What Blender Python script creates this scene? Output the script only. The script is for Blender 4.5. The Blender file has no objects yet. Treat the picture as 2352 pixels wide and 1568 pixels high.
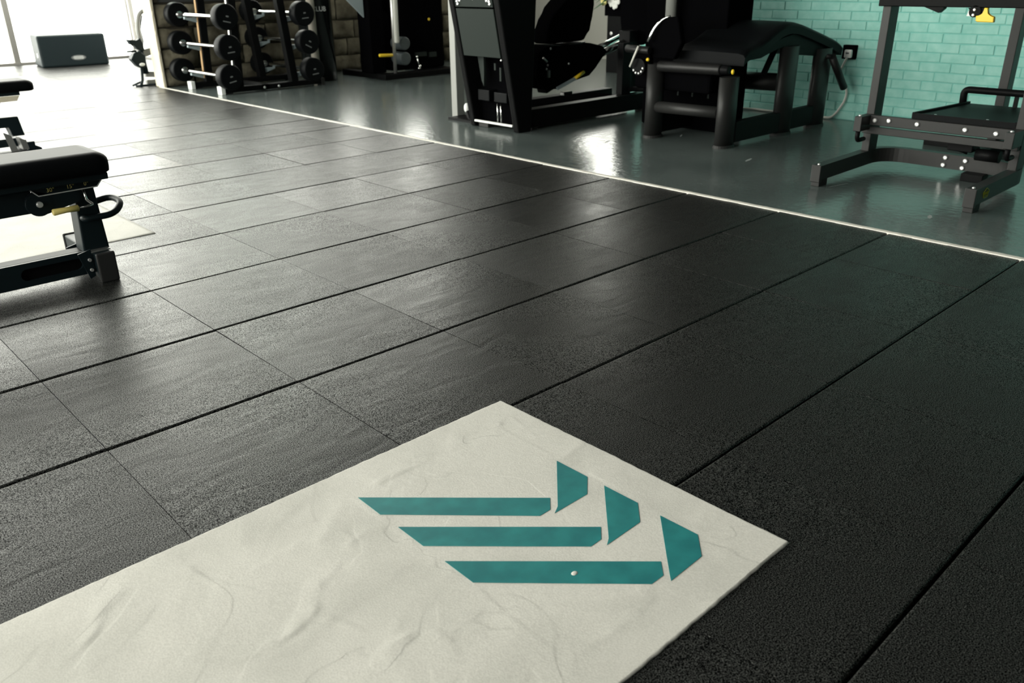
import bpy, bmesh, math, random
from mathutils import Vector, Matrix, noise
random.seed(7)
PI = math.pi
S = bpy.context.scene
COL = S.collection

# ------------------------------------------------------------------ camera, sky, exposure
cam_d = bpy.data.cameras.new('camera')
cam = bpy.data.objects.new('camera', cam_d)
COL.objects.link(cam)
CAM = Vector((-0.4416, -1.34582, 0.98740))
Rm = (Matrix.Rotation(-0.752057684, 4, 'Z') @ Matrix.Rotation(1.15572704, 4, 'X') @ Matrix.Rotation(-0.0126102412, 4, 'Z'))
cam.matrix_world = Matrix.Translation(CAM) @ Rm
cam_d.sensor_fit = 'HORIZONTAL'
cam_d.sensor_width = 36.0
cam_d.lens = 1897.6 / 2352 * 36.0
cam_d.clip_start = 0.05
cam_d.clip_end = 200
cam_d.dof.use_dof = True
cam_d.dof.focus_distance = 2.25
cam_d.dof.aperture_fstop = 5.6
S.camera = cam

SKY = 11.5
w = bpy.data.worlds.new('overcast_sky')
S.world = w
w.use_nodes = True
wn = w.node_tree.nodes
bg = wn['Background']
bg.inputs['Color'].default_value = (1.0, 0.965, 0.89, 1)
bg.inputs['Strength'].default_value = SKY

S.view_settings.view_transform = 'Standard'
S.view_settings.look = 'None'
S.view_settings.gamma = 1.0
S.view_settings.use_curve_mapping = False
S.view_settings.exposure = 0.0
S.cycles.use_denoising = True
S.cycles.denoising_prefilter = 'ACCURATE'
S.cycles.max_bounces = 8
S.cycles.diffuse_bounces = 4
S.cycles.glossy_bounces = 4
S.cycles.transparent_max_bounces = 8
S.cycles.sample_clamp_indirect = 3.0
S.cycles.caustics_reflective = False
S.cycles.caustics_refractive = False


def portal(name, loc, rot, sx, sy):
    d = bpy.data.lights.new(name, 'AREA')
    d.shape = 'RECTANGLE'
    d.size = sx
    d.size_y = sy
    d.cycles.is_portal = True
    o = bpy.data.objects.new(name, d)
    o.location = loc
    o.rotation_euler = rot
    COL.objects.link(o)


# sky portals lying in the window openings (they only guide the sampling of the sky)
portal('window_light', (-0.13, 11.58, 2.95), (-PI / 2, 0, 0), 8.7, 5.9)
portal('window_light', (4.28, 7.64, 2.54), (-PI / 2, 0, 0), 2.4, 3.3)
portal('window_light', (-4.72, 5.2, 2.4), (0, -PI / 2, 0), 4.2, 12.6)


# ------------------------------------------------------------------ materials
def mat(name, color, rough=0.5, metal=0.0, spec=0.5, bump=None, noise_col=None, coat=0.0, emit=0.0):
    m = bpy.data.materials.new(name)
    m.use_nodes = True
    nt = m.node_tree
    b = nt.nodes['Principled BSDF']
    b.inputs['Base Color'].default_value = (*color, 1)
    b.inputs['Roughness'].default_value = rough
    b.inputs['Metallic'].default_value = metal
    b.inputs['Specular IOR Level'].default_value = spec
    b.inputs['Coat Weight'].default_value = coat
    if emit:
        b.inputs['Emission Color'].default_value = (*color, 1)
        b.inputs['Emission Strength'].default_value = emit
    geo = None
    if bump or noise_col:
        geo = nt.nodes.new('ShaderNodeNewGeometry')
    if noise_col:   # (scale, colour two, from, to)
        sc, c2, lo, hi = noise_col
        n = nt.nodes.new('ShaderNodeTexNoise')
        n.inputs['Scale'].default_value = sc
        n.inputs['Detail'].default_value = 5
        nt.links.new(geo.outputs['Position'], n.inputs['Vector'])
        r = nt.nodes.new('ShaderNodeValToRGB')
        r.color_ramp.elements[0].position = lo
        r.color_ramp.elements[1].position = hi
        r.color_ramp.elements[0].color = (*color, 1)
        r.color_ramp.elements[1].color = (*c2, 1)
        nt.links.new(n.outputs['Fac'], r.inputs['Fac'])
        nt.links.new(r.outputs['Color'], b.inputs['Base Color'])
    if bump:        # (scale, strength, distance)
        n = nt.nodes.new('ShaderNodeTexNoise')
        n.inputs['Scale'].default_value = bump[0]
        n.inputs['Detail'].default_value = 4
        nt.links.new(geo.outputs['Position'], n.inputs['Vector'])
        bp = nt.nodes.new('ShaderNodeBump')
        bp.inputs['Strength'].default_value = bump[1]
        bp.inputs['Distance'].default_value = bump[2]
        nt.links.new(n.outputs['Fac'], bp.inputs['Height'])
        nt.links.new(bp.outputs['Normal'], b.inputs['Normal'])
    return m


RUB_R0, RUB_R1, RUB_S0, RUB_S1 = 0.31, 0.39, 0.0, 0.80


def rubber():
    m = bpy.data.materials.new('black_rubber')
    m.use_nodes = True
    nt = m.node_tree
    L = nt.links.new
    b = nt.nodes['Principled BSDF']
    geo = nt.nodes.new('ShaderNodeNewGeometry')
    inf = nt.nodes.new('ShaderNodeObjectInfo')
    # granules
    n = nt.nodes.new('ShaderNodeTexNoise')
    n.inputs['Scale'].default_value = 420
    n.inputs['Detail'].default_value = 2
    n.inputs['Roughness'].default_value = 0.6
    L(geo.outputs['Position'], n.inputs['Vector'])
    r = nt.nodes.new('ShaderNodeValToRGB')
    e = r.color_ramp.elements
    e[0].position = 0.50
    e[0].color = (0.0010, 0.0012, 0.0012, 1)
    e[1].position = 0.66
    e[1].color = (0.075, 0.078, 0.072, 1)
    L(n.outputs['Fac'], r.inputs['Fac'])
    L(r.outputs['Color'], b.inputs['Base Color'])

    def remap(src, f0, f1, t0, t1):
        q = nt.nodes.new('ShaderNodeMapRange')
        q.inputs['From Min'].default_value = f0
        q.inputs['From Max'].default_value = f1
        q.inputs['To Min'].default_value = t0
        q.inputs['To Max'].default_value = t1
        L(src, q.inputs['Value'])
        return q.outputs['Result']

    # smudges, ripples and dragged marks alter the gloss
    mp = nt.nodes.new('ShaderNodeMapping')
    mp.inputs['Scale'].default_value = (7.0, 17.0, 1.0)
    mp.inputs['Rotation'].default_value = (0, 0, 0.45)
    L(geo.outputs['Position'], mp.inputs['Vector'])
    n2 = nt.nodes.new('ShaderNodeTexNoise')
    n2.inputs['Scale'].default_value = 1.0
    n2.inputs['Detail'].default_value = 6
    n2.inputs['Distortion'].default_value = 0.9
    L(mp.outputs['Vector'], n2.inputs['Vector'])
    rg = remap(n2.outputs['Fac'], 0.3, 0.7, RUB_R0, RUB_R1)
    ma = nt.nodes.new('ShaderNodeMath')
    ma.operation = 'MULTIPLY_ADD'
    L(inf.outputs['Random'], ma.inputs[0])
    ma.inputs[1].default_value = 0.09
    L(rg, ma.inputs[2])
    L(ma.outputs['Value'], b.inputs['Roughness'])
    L(remap(n.outputs['Fac'], 0.40, 0.62, RUB_S0, RUB_S1), b.inputs['Specular IOR Level'])
    bp = nt.nodes.new('ShaderNodeBump')
    bp.inputs['Strength'].default_value = 0.16
    bp.inputs['Distance'].default_value = 0.0010
    L(n.outputs['Fac'], bp.inputs['Height'])
    bp2 = nt.nodes.new('ShaderNodeBump')
    bp2.inputs['Strength'].default_value = 0.4
    bp2.inputs['Distance'].default_value = 0.004
    L(n2.outputs['Fac'], bp2.inputs['Height'])
    L(bp.outputs['Normal'], bp2.inputs['Normal'])
    L(bp2.outputs['Normal'], b.inputs['Normal'])
    return m


def plaster():
    m = bpy.data.materials.new('white_plaster')
    m.use_nodes = True
    nt = m.node_tree
    L = nt.links.new
    b = nt.nodes['Principled BSDF']
    b.inputs['Roughness'].default_value = 0.65
    b.inputs['Specular IOR Level'].default_value = 0.25
    geo = nt.nodes.new('ShaderNodeNewGeometry')

    def nz(scale, detail, dist=0.0):
        q = nt.nodes.new('ShaderNodeTexNoise')
        q.inputs['Scale'].default_value = scale
        q.inputs['Detail'].default_value = detail
        q.inputs['Distortion'].default_value = dist
        L(geo.outputs['Position'], q.inputs['Vector'])
        return q.outputs['Fac']

    def mth(op, a, c):
        q = nt.nodes.new('ShaderNodeMath')
        q.operation = op
        for k, v in enumerate((a, c)):
            if isinstance(v, (int, float)):
                q.inputs[k].default_value = v
            else:
                L(v, q.inputs[k])
        return q.outputs[0]

    def remap(src, f0, f1, t0, t1):
        q = nt.nodes.new('ShaderNodeMapRange')
        q.interpolation_type = 'SMOOTHSTEP'
        for k, v in (('From Min', f0), ('From Max', f1), ('To Min', t0), ('To Max', t1)):
            q.inputs[k].default_value = v
        L(src, q.inputs['Value'])
        return q.outputs['Result']

    stain = remap(nz(4.5, 6, 0.7), 0.28, 0.62, 0.0, 1.0)
    r = nt.nodes.new('ShaderNodeValToRGB')
    e = r.color_ramp.elements
    e[0].color = (0.555, 0.543, 0.500, 1)
    e[1].color = (0.635, 0.618, 0.572, 1)
    L(stain, r.inputs['Fac'])
    # broken hairline trowel creases
    line = mth('ABSOLUTE', mth('SUBTRACT', nz(2.6, 2.5, 1.6), 0.5), 0)
    crease = mth('MULTIPLY', remap(line, 0.0, 0.011, 1.0, 0.0), remap(nz(5.0, 2), 0.50, 0.62, 0.0, 1.0))
    grain = nz(330, 2)
    dark = mth('ADD', mth('MULTIPLY', crease, -0.09), mth('ADD', mth('MULTIPLY', grain, 0.40), 0.80))
    mx = nt.nodes.new('ShaderNodeVectorMath')
    mx.operation = 'SCALE'
    L(r.outputs['Color'], mx.inputs[0])
    L(dark, mx.inputs['Scale'])
    L(mx.outputs[0], b.inputs['Base Color'])
    hgt = mth('ADD', mth('MULTIPLY', grain, 0.42), mth('ADD', mth('MULTIPLY', nz(38, 4, 0.5), 0.45), mth('MULTIPLY', remap(nz(2.6, 2.5, 1.6), 0.488, 0.512, 0.0, 1.0), 0.3)))
    bp = nt.nodes.new('ShaderNodeBump')
    bp.inputs['Strength'].default_value = 0.8
    bp.inputs['Distance'].default_value = 0.0011
    L(hgt, bp.inputs['Height'])
    L(bp.outputs['Normal'], b.inputs['Normal'])
    return m


def epoxy():
    m = bpy.data.materials.new('epoxy_floor')
    m.use_nodes = True
    nt = m.node_tree
    L = nt.links.new
    b = nt.nodes['Principled BSDF']
    geo = nt.nodes.new('ShaderNodeNewGeometry')
    n = nt.nodes.new('ShaderNodeTexNoise')
    n.inputs['Scale'].default_value = 2.2
    n.inputs['Detail'].default_value = 6
    L(geo.outputs['Position'], n.inputs['Vector'])
    r = nt.nodes.new('ShaderNodeValToRGB')
    e = r.color_ramp.elements
    e[0].position = 0.3
    e[0].color = (0.075, 0.094, 0.091, 1)
    e[1].position = 0.72
    e[1].color = (0.115, 0.138, 0.133, 1)
    L(n.outputs['Fac'], r.inputs['Fac'])
    L(r.outputs['Color'], b.inputs['Base Color'])
    b.inputs['Roughness'].default_value = 0.20
    b.inputs['Specular IOR Level'].default_value = 0.60
    n2 = nt.nodes.new('ShaderNodeTexNoise')
    n2.inputs['Scale'].default_value = 24
    n2.inputs['Detail'].default_value = 3
    L(geo.outputs['Position'], n2.inputs['Vector'])
    bp = nt.nodes.new('ShaderNodeBump')
    bp.inputs['Strength'].default_value = 0.4
    bp.inputs['Distance'].default_value = 0.004
    L(n2.outputs['Fac'], bp.inputs['Height'])
    L(bp.outputs['Normal'], b.inputs['Normal'])
    return m


def glass():
    m = bpy.data.materials.new('window_glass')
    m.use_nodes = True
    nt = m.node_tree
    nt.nodes.remove(nt.nodes['Principled BSDF'])
    out = nt.nodes['Material Output']
    t = nt.nodes.new('ShaderNodeBsdfTransparent')
    t.inputs['Color'].default_value = (0.95, 0.97, 0.96, 1)
    g = nt.nodes.new('ShaderNodeBsdfGlossy')
    g.inputs['Roughness'].default_value = 0.02
    lw = nt.nodes.new('ShaderNodeLayerWeight')
    lw.inputs['Blend'].default_value = 0.5
    pw = nt.nodes.new('ShaderNodeMath')
    pw.operation = 'POWER'
    pw.inputs[1].default_value = 5.0
    nt.links.new(lw.outputs['Facing'], pw.inputs[0])
    f = nt.nodes.new('ShaderNodeMath')
    f.operation = 'MULTIPLY_ADD'
    f.inputs[1].default_value = 0.96
    f.inputs[2].default_value = 0.04
    nt.links.new(pw.outputs[0], f.inputs[0])
    mx = nt.nodes.new('ShaderNodeMixShader')
    nt.links.new(f.outputs[0], mx.inputs['Fac'])
    nt.links.new(t.outputs['BSDF'], mx.inputs[1])
    nt.links.new(g.outputs['BSDF'], mx.inputs[2])
    nt.links.new(mx.outputs['Shader'], out.inputs['Surface'])
    return m


M = dict(
    rubber=rubber(), epoxy=epoxy(), glass=glass(),
    subfloor=mat('subfloor', (0.006, 0.006, 0.006), 0.9),
    plaster=plaster(),
    teal=mat('teal_paint', (0.012, 0.155, 0.165), 0.5, spec=0.3, noise_col=(22, (0.022, 0.225, 0.225), 0.35, 0.75)),
    strip=mat('strip_white', (0.78, 0.75, 0.68), 0.6, bump=(120, 0.5, 0.002)),
    brick=mat('teal_brick', (0.24, 0.55, 0.48), 0.6, spec=0.3, bump=(60, 0.5, 0.003), noise_col=(16, (0.33, 0.63, 0.56), 0.35, 0.7)),
    mortar=mat('teal_mortar', (0.20, 0.52, 0.46), 0.75, spec=0.2, bump=(80, 0.5, 0.003)),
    stone=mat('rough_stone', (0.070, 0.062, 0.044), 0.95, spec=0.05, bump=(28, 0.9, 0.012), noise_col=(6, (0.23, 0.21, 0.155), 0.3, 0.75)),
    stone_joint=mat('stone_joint', (0.035, 0.032, 0.025), 0.95, spec=0.05),
    cream=mat('cream_plaster', (0.68, 0.62, 0.48), 0.7, bump=(40, 0.3, 0.004)),
    beige=mat('beige_plaster', (0.40, 0.395, 0.355), 0.8, spec=0.2),
    dark_wall=mat('dark_paint', (0.035, 0.037, 0.037), 0.7),
    grey_wall=mat('grey_paint', (0.16, 0.165, 0.16), 0.8),
    ceiling=mat('ceiling_paint', (0.07, 0.07, 0.07), 0.85, spec=0.2),
    frame=mat('window_frame', (0.26, 0.25, 0.23), 0.5),
    black=mat('black_powder_coat', (0.017, 0.0172, 0.0168), 0.45, spec=0.3, bump=(500, 0.15, 0.0004)),
    black2=mat('black_steel', (0.004, 0.0042, 0.0045), 0.45, spec=0.06),
    bench=mat('bench_steel', (0.006, 0.012, 0.0145), 0.45, spec=0.2),
    shroud=mat('dark_shroud', (0.0022, 0.0022, 0.0026), 0.7, spec=0.0),
    vinyl=mat('black_vinyl', (0.003, 0.0036, 0.0042), 0.5, spec=0.07, bump=(350, 0.2, 0.0006)),
    foam=mat('black_foam', (0.008, 0.008, 0.008), 0.45, spec=0.3),
    rub=mat('black_rubber_foot', (0.012, 0.012, 0.012), 0.7),
    panel=mat('grey_panel', (0.020, 0.026, 0.0235), 0.55, spec=0.10, bump=(300, 0.15, 0.0004)),
    greyp=mat('grey_powder_coat', (0.24, 0.245, 0.23), 0.45),
    chrome=mat('chrome', (0.78, 0.78, 0.77), 0.16, metal=1.0),
    satin=mat('satin_steel', (0.62, 0.62, 0.60), 0.35, metal=0.9),
    silver=mat('silver_line', (0.70, 0.71, 0.69), 0.4, metal=0.2),
    bolt=mat('zinc_bolt', (0.80, 0.80, 0.79), 0.3, metal=0.7),
    yellow=mat('yellow_plastic', (0.80, 0.55, 0.02), 0.4),
    paleyellow=mat('pale_yellow_plastic', (0.75, 0.62, 0.20), 0.45),
    badge=mat('badge_yellow', (0.33, 0.36, 0.02), 0.5),
    white=mat('white_print', (0.75, 0.76, 0.74), 0.6),
    dullprint=mat('dull_print', (0.16, 0.17, 0.17), 0.6),
    cable=mat('white_cable', (0.62, 0.62, 0.57), 0.5),
    iron=mat('plate_grey', (0.055, 0.068, 0.072), 0.5),
    column=mat('column_gloss', (0.010, 0.012, 0.012), 0.13, spec=0.6, bump=(9, 0.25, 0.01)),
    glint=mat('column_highlight', (0.55, 0.51, 0.44), 0.25, spec=0.5),  # painted highlight for the column
    plyo=mat('plyo_vinyl', (0.012, 0.021, 0.024), 0.55, spec=0.25),
    leaf=mat('leaf_green', (0.02, 0.09, 0.025), 0.5),
    petal=mat('petal_white', (0.85, 0.85, 0.80), 0.6),
    petal2=mat('petal_yellow', (0.85, 0.75, 0.30), 0.6),
    lit_face=mat('lit_post_brown', (0.55, 0.36, 0.19), 0.4),  # brown of the far post's lit side, painted in
    steelblue=mat('pale_steel', (0.30, 0.36, 0.38), 0.5),
)


# ------------------------------------------------------------------ mesh building
def frame_of(d, up=Vector((0, 0, 1))):
    d = d.normalized()
    if abs(d.dot(up)) > 0.98:
        up = Vector((0, 1, 0))
    a = up.cross(d).normalized()
    b = d.cross(a).normalized()
    return a, b


class G:
    """collects shapes, then links them as ONE mesh object"""

    def __init__(s):
        s.bm = bmesh.new()

    def _bevel(s, vs, w, seg):
        if w <= 0:
            return
        es = list({e for v in vs for e in v.link_edges})
        bmesh.ops.bevel(s.bm, geom=es, offset=w, segments=seg, profile=0.5, affect='EDGES', clamp_overlap=True)

    def box(s, x0, x1, y0, y1, z0, z1, bev=0.0, seg=2):
        vs = [s.bm.verts.new((x, y, z)) for x in (x0, x1) for y in (y0, y1) for z in (z0, z1)]
        for f in ((0, 1, 3, 2), (4, 6, 7, 5), (0, 4, 5, 1), (2, 3, 7, 6), (0, 2, 6, 4), (1, 5, 7, 3)):
            s.bm.faces.new([vs[i] for i in f])
        s._bevel(vs, bev, seg)
        return s

    def bar(s, p0, p1, wa, wb, bev=0.004, up=Vector((0, 0, 1)), seg=2):
        """rectangular bar: wa across (horizontal), wb along up"""
        p0, p1 = Vector(p0), Vector(p1)
        a, b = frame_of(p1 - p0, up)
        vs = []
        for p in (p0, p1):
            for i, j in ((-1, -1), (1, -1), (1, 1), (-1, 1)):
                vs.append(s.bm.verts.new(p + a * (wa / 2 * i) + b * (wb / 2 * j)))
        q = vs
        for f in ((3, 2, 1, 0), (4, 5, 6, 7), (0, 1, 5, 4), (1, 2, 6, 5), (2, 3, 7, 6), (3, 0, 4, 7)):
            s.bm.faces.new([q[i] for i in f])
        s._bevel(vs, bev, seg)
        return s

    def prism(s, pts, axis, a0, a1, bev=0.0, seg=2):
        """polygon given in the two other axes, extruded along axis from a0 to a1"""
        def mk(u, v, a):
            return {'x': (a, u, v), 'y': (u, a, v), 'z': (u, v, a)}[axis]
        lo = [s.bm.verts.new(mk(u, v, a0)) for u, v in pts]
        hi = [s.bm.verts.new(mk(u, v, a1)) for u, v in pts]
        n = len(pts)
        fs = [s.bm.faces.new(lo), s.bm.faces.new(hi[::-1])]
        for i in range(n):
            fs.append(s.bm.faces.new((lo[i], hi[i], hi[(i + 1) % n], lo[(i + 1) % n])))
        if bev:
            s._bevel(lo + hi, bev, seg)
        return s

    def tube(s, pts, r, seg=14, closed=False, cap=True, rb=None):
        """round (or oval: r across, rb along up) tube along points"""
        pts = [Vector(p) for p in pts]
        n = len(pts)
        rings = []
        prev = None
        rs = r if isinstance(r, (list, tuple)) else [r] * n
        for i, p in enumerate(pts):
            if closed:
                d = pts[(i + 1) % n] - pts[i - 1]
            else:
                d = pts[min(i + 1, n - 1)] - pts[max(i - 1, 0)]
            d.normalize()
            if prev is None:
                a, b = frame_of(d)
            else:
                a = (prev - d * prev.dot(d)).normalized()
                b = d.cross(a).normalized()
            prev = a
            q = rs[i]
            qb = rb if rb else q
            rings.append([s.bm.verts.new(p + a * (math.cos(t) * q) + b * (math.sin(t) * qb))
                          for t in [2 * PI * k / seg for k in range(seg)]])
        m = n if closed else n - 1
        for i in range(m):
            A, B = rings[i], rings[(i + 1) % n]
            for k in range(seg):
                f = s.bm.faces.new((A[k], A[(k + 1) % seg], B[(k + 1) % seg], B[k]))
                f.smooth = True
        if cap and not closed:
            s.bm.faces.new(rings[0][::-1])
            s.bm.faces.new(rings[-1])
        return s

    def cyl(s, p0, p1, r, seg=20, rnd=0.0):
        p0, p1 = Vector(p0), Vector(p1)
        if rnd:
            d = (p1 - p0).normalized()
            k = rnd
            pp = [p0, p0 + d * 0.0001, p0 + d * k * 0.3, p0 + d * k, p1 - d * k, p1 - d * k * 0.3, p1 - d * 0.0001, p1]
            rr = [r - k, r - k, r - k * 0.3, r, r, r - k * 0.3, r - k, r - k]
            return s.tube(pp[1:-1], rr[1:-1], seg)
        return s.tube([p0, p1], r, seg)

    def ring(s, c, axis, R, r, seg=28, s2=10):
        c = Vector(c)
        a, b = frame_of(Vector(axis))
        return s.tube([c + a * (math.cos(t) * R) + b * (math.sin(t) * R) for t in [2 * PI * k / seg for k in range(seg)]], r, s2, closed=True)

    def ball(s, c, r, sx=1, sy=1, sz=1, u=12, v=8):
        mtx = Matrix.Translation(Vector(c)) @ Matrix.Diagonal((r * sx, r * sy, r * sz, 1))
        res = bmesh.ops.create_uvsphere(s.bm, u_segments=u, v_segments=v, radius=1.0, matrix=mtx)
        for vtx in res['verts']:
            for f in vtx.link_faces:
                f.smooth = True
        return s

    def build_each(s, name, m, parent):
        """one object for every separate piece collected"""
        todo = set(s.bm.verts)
        out = []
        while todo:
            v = todo.pop()
            isl, st = {v}, [v]
            while st:
                q = st.pop()
                for e in q.link_edges:
                    w_ = e.other_vert(q)
                    if w_ not in isl:
                        isl.add(w_)
                        st.append(w_)
            todo -= isl
            h = G()
            mp = {q: h.bm.verts.new(q.co) for q in isl}
            for f in {f for q in isl for f in q.link_faces}:
                nf = h.bm.faces.new([mp[q] for q in f.verts])
                nf.smooth = f.smooth
            out.append(h.build(name, m, parent))
        s.bm.free()
        return out

    def build(s, name, m, parent=None, origin=None):
        org = Vector((0, 0, 0))
        if parent is not None:
            p = parent
            while p.parent:
                p = p.parent
            org = p.location.copy()
        if origin is not None:
            org = Vector(origin)
        bmesh.ops.recalc_face_normals(s.bm, faces=s.bm.faces[:])
        if org.length:
            bmesh.ops.translate(s.bm, vec=-org, verts=s.bm.verts[:])
        me = bpy.data.meshes.new(name)
        s.bm.to_mesh(me)
        s.bm.free()
        me.materials.append(M[m] if isinstance(m, str) else m)
        o = bpy.data.objects.new(name, me)
        COL.objects.link(o)
        if parent is not None:
            o.parent = parent
        if origin is not None:
            o.location = origin
        return o


def thing(name, label, cat, loc=(0, 0, 0), group=None):
    o = bpy.data.objects.new(name, None)
    o.empty_display_size = 0.1
    COL.objects.link(o)
    o.location = loc
    o['label'] = label
    o['category'] = cat
    if group:
        o['group'] = group
    return o


def tag(o, label, cat, group=None):
    o['label'] = label
    o['category'] = cat
    if group:
        o['group'] = group
    return o


def struct(o):
    o['kind'] = 'structure'
    return o


def copy_tree(o, parent=None):
    c = o.copy()
    COL.objects.link(c)
    if parent is not None:
        c.parent = parent
    for ch in o.children:
        copy_tree(ch, c)
    return c


def arc(c, r, a0, a1, n, plane='xz'):
    out = []
    for k in range(n + 1):
        t = a0 + (a1 - a0) * k / n
        u, v = math.cos(t) * r, math.sin(t) * r
        out.append({'xz': (c[0] + u, c[1], c[2] + v), 'xy': (c[0] + u, c[1] + v, c[2]), 'yz': (c[0], c[1] + u, c[2] + v)}[plane])
    return out


def rounded(pts, r, n=5):
    """polyline with its inner corners rounded"""
    pts = [Vector(p) for p in pts]
    out = [pts[0]]
    for i in range(1, len(pts) - 1):
        a = (pts[i - 1] - pts[i])
        b = (pts[i + 1] - pts[i])
        k = min(r, a.length * 0.49, b.length * 0.49)
        p0, p1 = pts[i] + a.normalized() * k, pts[i] + b.normalized() * k
        for j in range(n + 1):
            t = j / n
            out.append(p0 * (1 - t) ** 2 + pts[i] * 2 * t * (1 - t) + p1 * t * t)
    out.append(pts[-1])
    return out


def text_mesh(body, size, depth, name, m, parent, place):
    """flat lettering as a mesh; place maps (u, v, w) to a world point"""
    cu = bpy.data.curves.new('lettering', 'FONT')
    cu.body = body
    cu.size = size
    cu.extrude = depth
    cu.align_x = 'CENTER'
    cu.align_y = 'CENTER'
    cu.resolution_u = 3
    tmp = bpy.data.objects.new('lettering', cu)
    COL.objects.link(tmp)
    dg = bpy.context.evaluated_depsgraph_get()
    me = bpy.data.meshes.new_from_object(tmp.evaluated_get(dg))
    bpy.data.objects.remove(tmp)
    bpy.data.curves.remove(cu)
    p = parent
    while p.parent:
        p = p.parent
    for v in me.vertices:
        v.co = Vector(place(*v.co)) - p.location
    me.materials.clear()
    me.materials.append(M[m])
    me.name = name
    o = bpy.data.objects.new(name, me)
    COL.objects.link(o)
    o.parent = parent
    return o


# ------------------------------------------------------------------ the setting
XB = 2.955          # edge of the rubber field
XS = 2.985          # far side of the white strip
T = 0.5
TX = 0.4977
Y0, Y1 = -5.0, 11.5

g = G()
g.box(XB, 8.3, Y0, 7.62, -0.12, 0.0)
floor = struct(g.build('floor', 'epoxy'))
g = G()
g.box(-4.5, XB - 0.0005, Y0, 7.62, -0.12, -0.022)
g.box(-4.5, 4.3, 7.62, Y1, -0.12, -0.022)
g.build('subfloor', 'subfloor', floor)
# scuffs on the epoxy
g = G()
for (x, y, l, a, wd) in ((4.25, 1.98, 0.09, 0.5, 0.012), (3.86, 1.22, 0.10, 0.2, 0.02), (3.35, 2.72, 0.12, 1.0, 0.008), (3.33, -0.02, 0.07, 0.3, 0.02), (3.62, 0.55, 0.16, -0.2, 0.006), (3.75, 2.2, 0.1, 0.3, 0.01)):
    d = Vector((math.cos(a), math.sin(a), 0)) * l / 2
    n = Vector((-math.sin(a), math.cos(a), 0)) * wd / 2
    c = Vector((x, y, 0.0006))
    f = [c - d - n * 0.3, c - d * 0.2 - n, c + d * 0.8 - n * 0.5, c + d + n * 0.4, c + d * 0.1 + n, c - d * 0.8 + n * 0.6]
    s_ = [g.bm.verts.new(p) for p in f]
    g.bm.faces.new(s_)
sc_ = g.build('scuff_marks', mat('scuff_grey', (0.30, 0.33, 0.32), 0.5), floor)
sc_['kind'] = 'stuff'

# rubber tiles: every tile in view is a tile of its own, the rest of the field is joined
inv = cam.matrix_world.inverted()


def in_view(x, y, z=0.0, m=1.06):
    p = inv @ Vector((x, y, z))
    if p.z > -0.05:
        return False
    return abs(p.x / -p.z) < 1176 / 1897.6 * m and abs(p.y / -p.z) < 784 / 1897.6 * m


def tile_bm(g, x0, x1, y0, y1, dz=0.0):
    vs = [g.bm.verts.new((x, y, z)) for x in (x0, x1) for y in (y0, y1) for z in (-0.022, dz)]
    for f in ((0, 1, 3, 2), (4, 6, 7, 5), (0, 4, 5, 1), (2, 3, 7, 6), (0, 2, 6, 4), (1, 5, 7, 3)):
        g.bm.faces.new([vs[i] for i in f])
    es = [e for e in g.bm.edges if all(v.co.z > -0.01 for v in e.verts)]
    ex = [e for e in es if abs(e.verts[0].co.y - e.verts[1].co.y) < 1e-6]
    ey = [e for e in es if e not in ex]
    bmesh.ops.bevel(g.bm, geom=ex, offset=0.006, segments=4, profile=0.5, affect='EDGES')
    ey = [e for e in g.bm.edges if abs(e.verts[0].co.x - e.verts[1].co.x) < 1e-6 and abs(e.verts[0].co.y - e.verts[1].co.y) > 0.3 and all(v.co.z > -0.01 for v in e.verts)]
    bmesh.ops.bevel(g.bm, geom=ey, offset=0.002, segments=2, profile=0.5, affect='EDGES')


rows = range(-10, 23)
gap_y = {j: random.uniform(0.0022, 0.0042) for j in range(-11, 25)}
rest = G()
tile_mesh = {}
for j in rows:
    for i in range(-9, 9 if j >= 15 else 6):
        x0, x1 = i * TX, min((i + 1) * TX, XB if j < 15 else 4.27)
        y0, y1 = j * T, (j + 1) * T
        if j == 15 and i >= 5:
            rest.box(x0 + 0.001, x1 - 0.001, 7.635, y1 - 0.004, -0.022, 0.0)
            if i == 5:
                rest.box(x0 + 0.001, XB - 0.001, y0 + 0.004, 7.633, -0.022, 0.0)
            continue
        xc, yc = (x0 + x1) / 2, (y0 + y1) / 2
        seen = any(in_view(x, y) for x in (x0, xc, x1) for y in (y0, yc, y1))
        ga, gb = gap_y[j], gap_y[j + 1]
        if seen and not (x1 < -0.6 and y1 < 0.02 and y0 > -0.8):
            key = round(x1 - x0, 3)
            if key not in tile_mesh:
                g = G()
                hx = (x1 - x0) / 2 - 0.0008
                tile_bm(g, -hx, hx, -T / 2, T / 2)
                t = g.build('floor_tile', 'rubber', floor)
                tile_mesh[key] = t.data
            else:
                t = bpy.data.objects.new('floor_tile', tile_mesh[key])
                COL.objects.link(t)
                t.parent = floor
            t.location = (xc, yc + (ga - gb) / 2, random.uniform(-0.0005, 0.0005))
            t.scale = (1, (T - ga - gb) / T, 1)
            t.rotation_euler = (random.gauss(0, 0.0018), random.gauss(0, 0.0018), 0)
        else:
            rest.box(x0 + 0.001, x1 - 0.001, y0 + ga, y1 - gb, -0.022, 0.0)
o = rest.build('floor_tile_field', 'rubber', floor)
o['kind'] = 'stuff'

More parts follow.
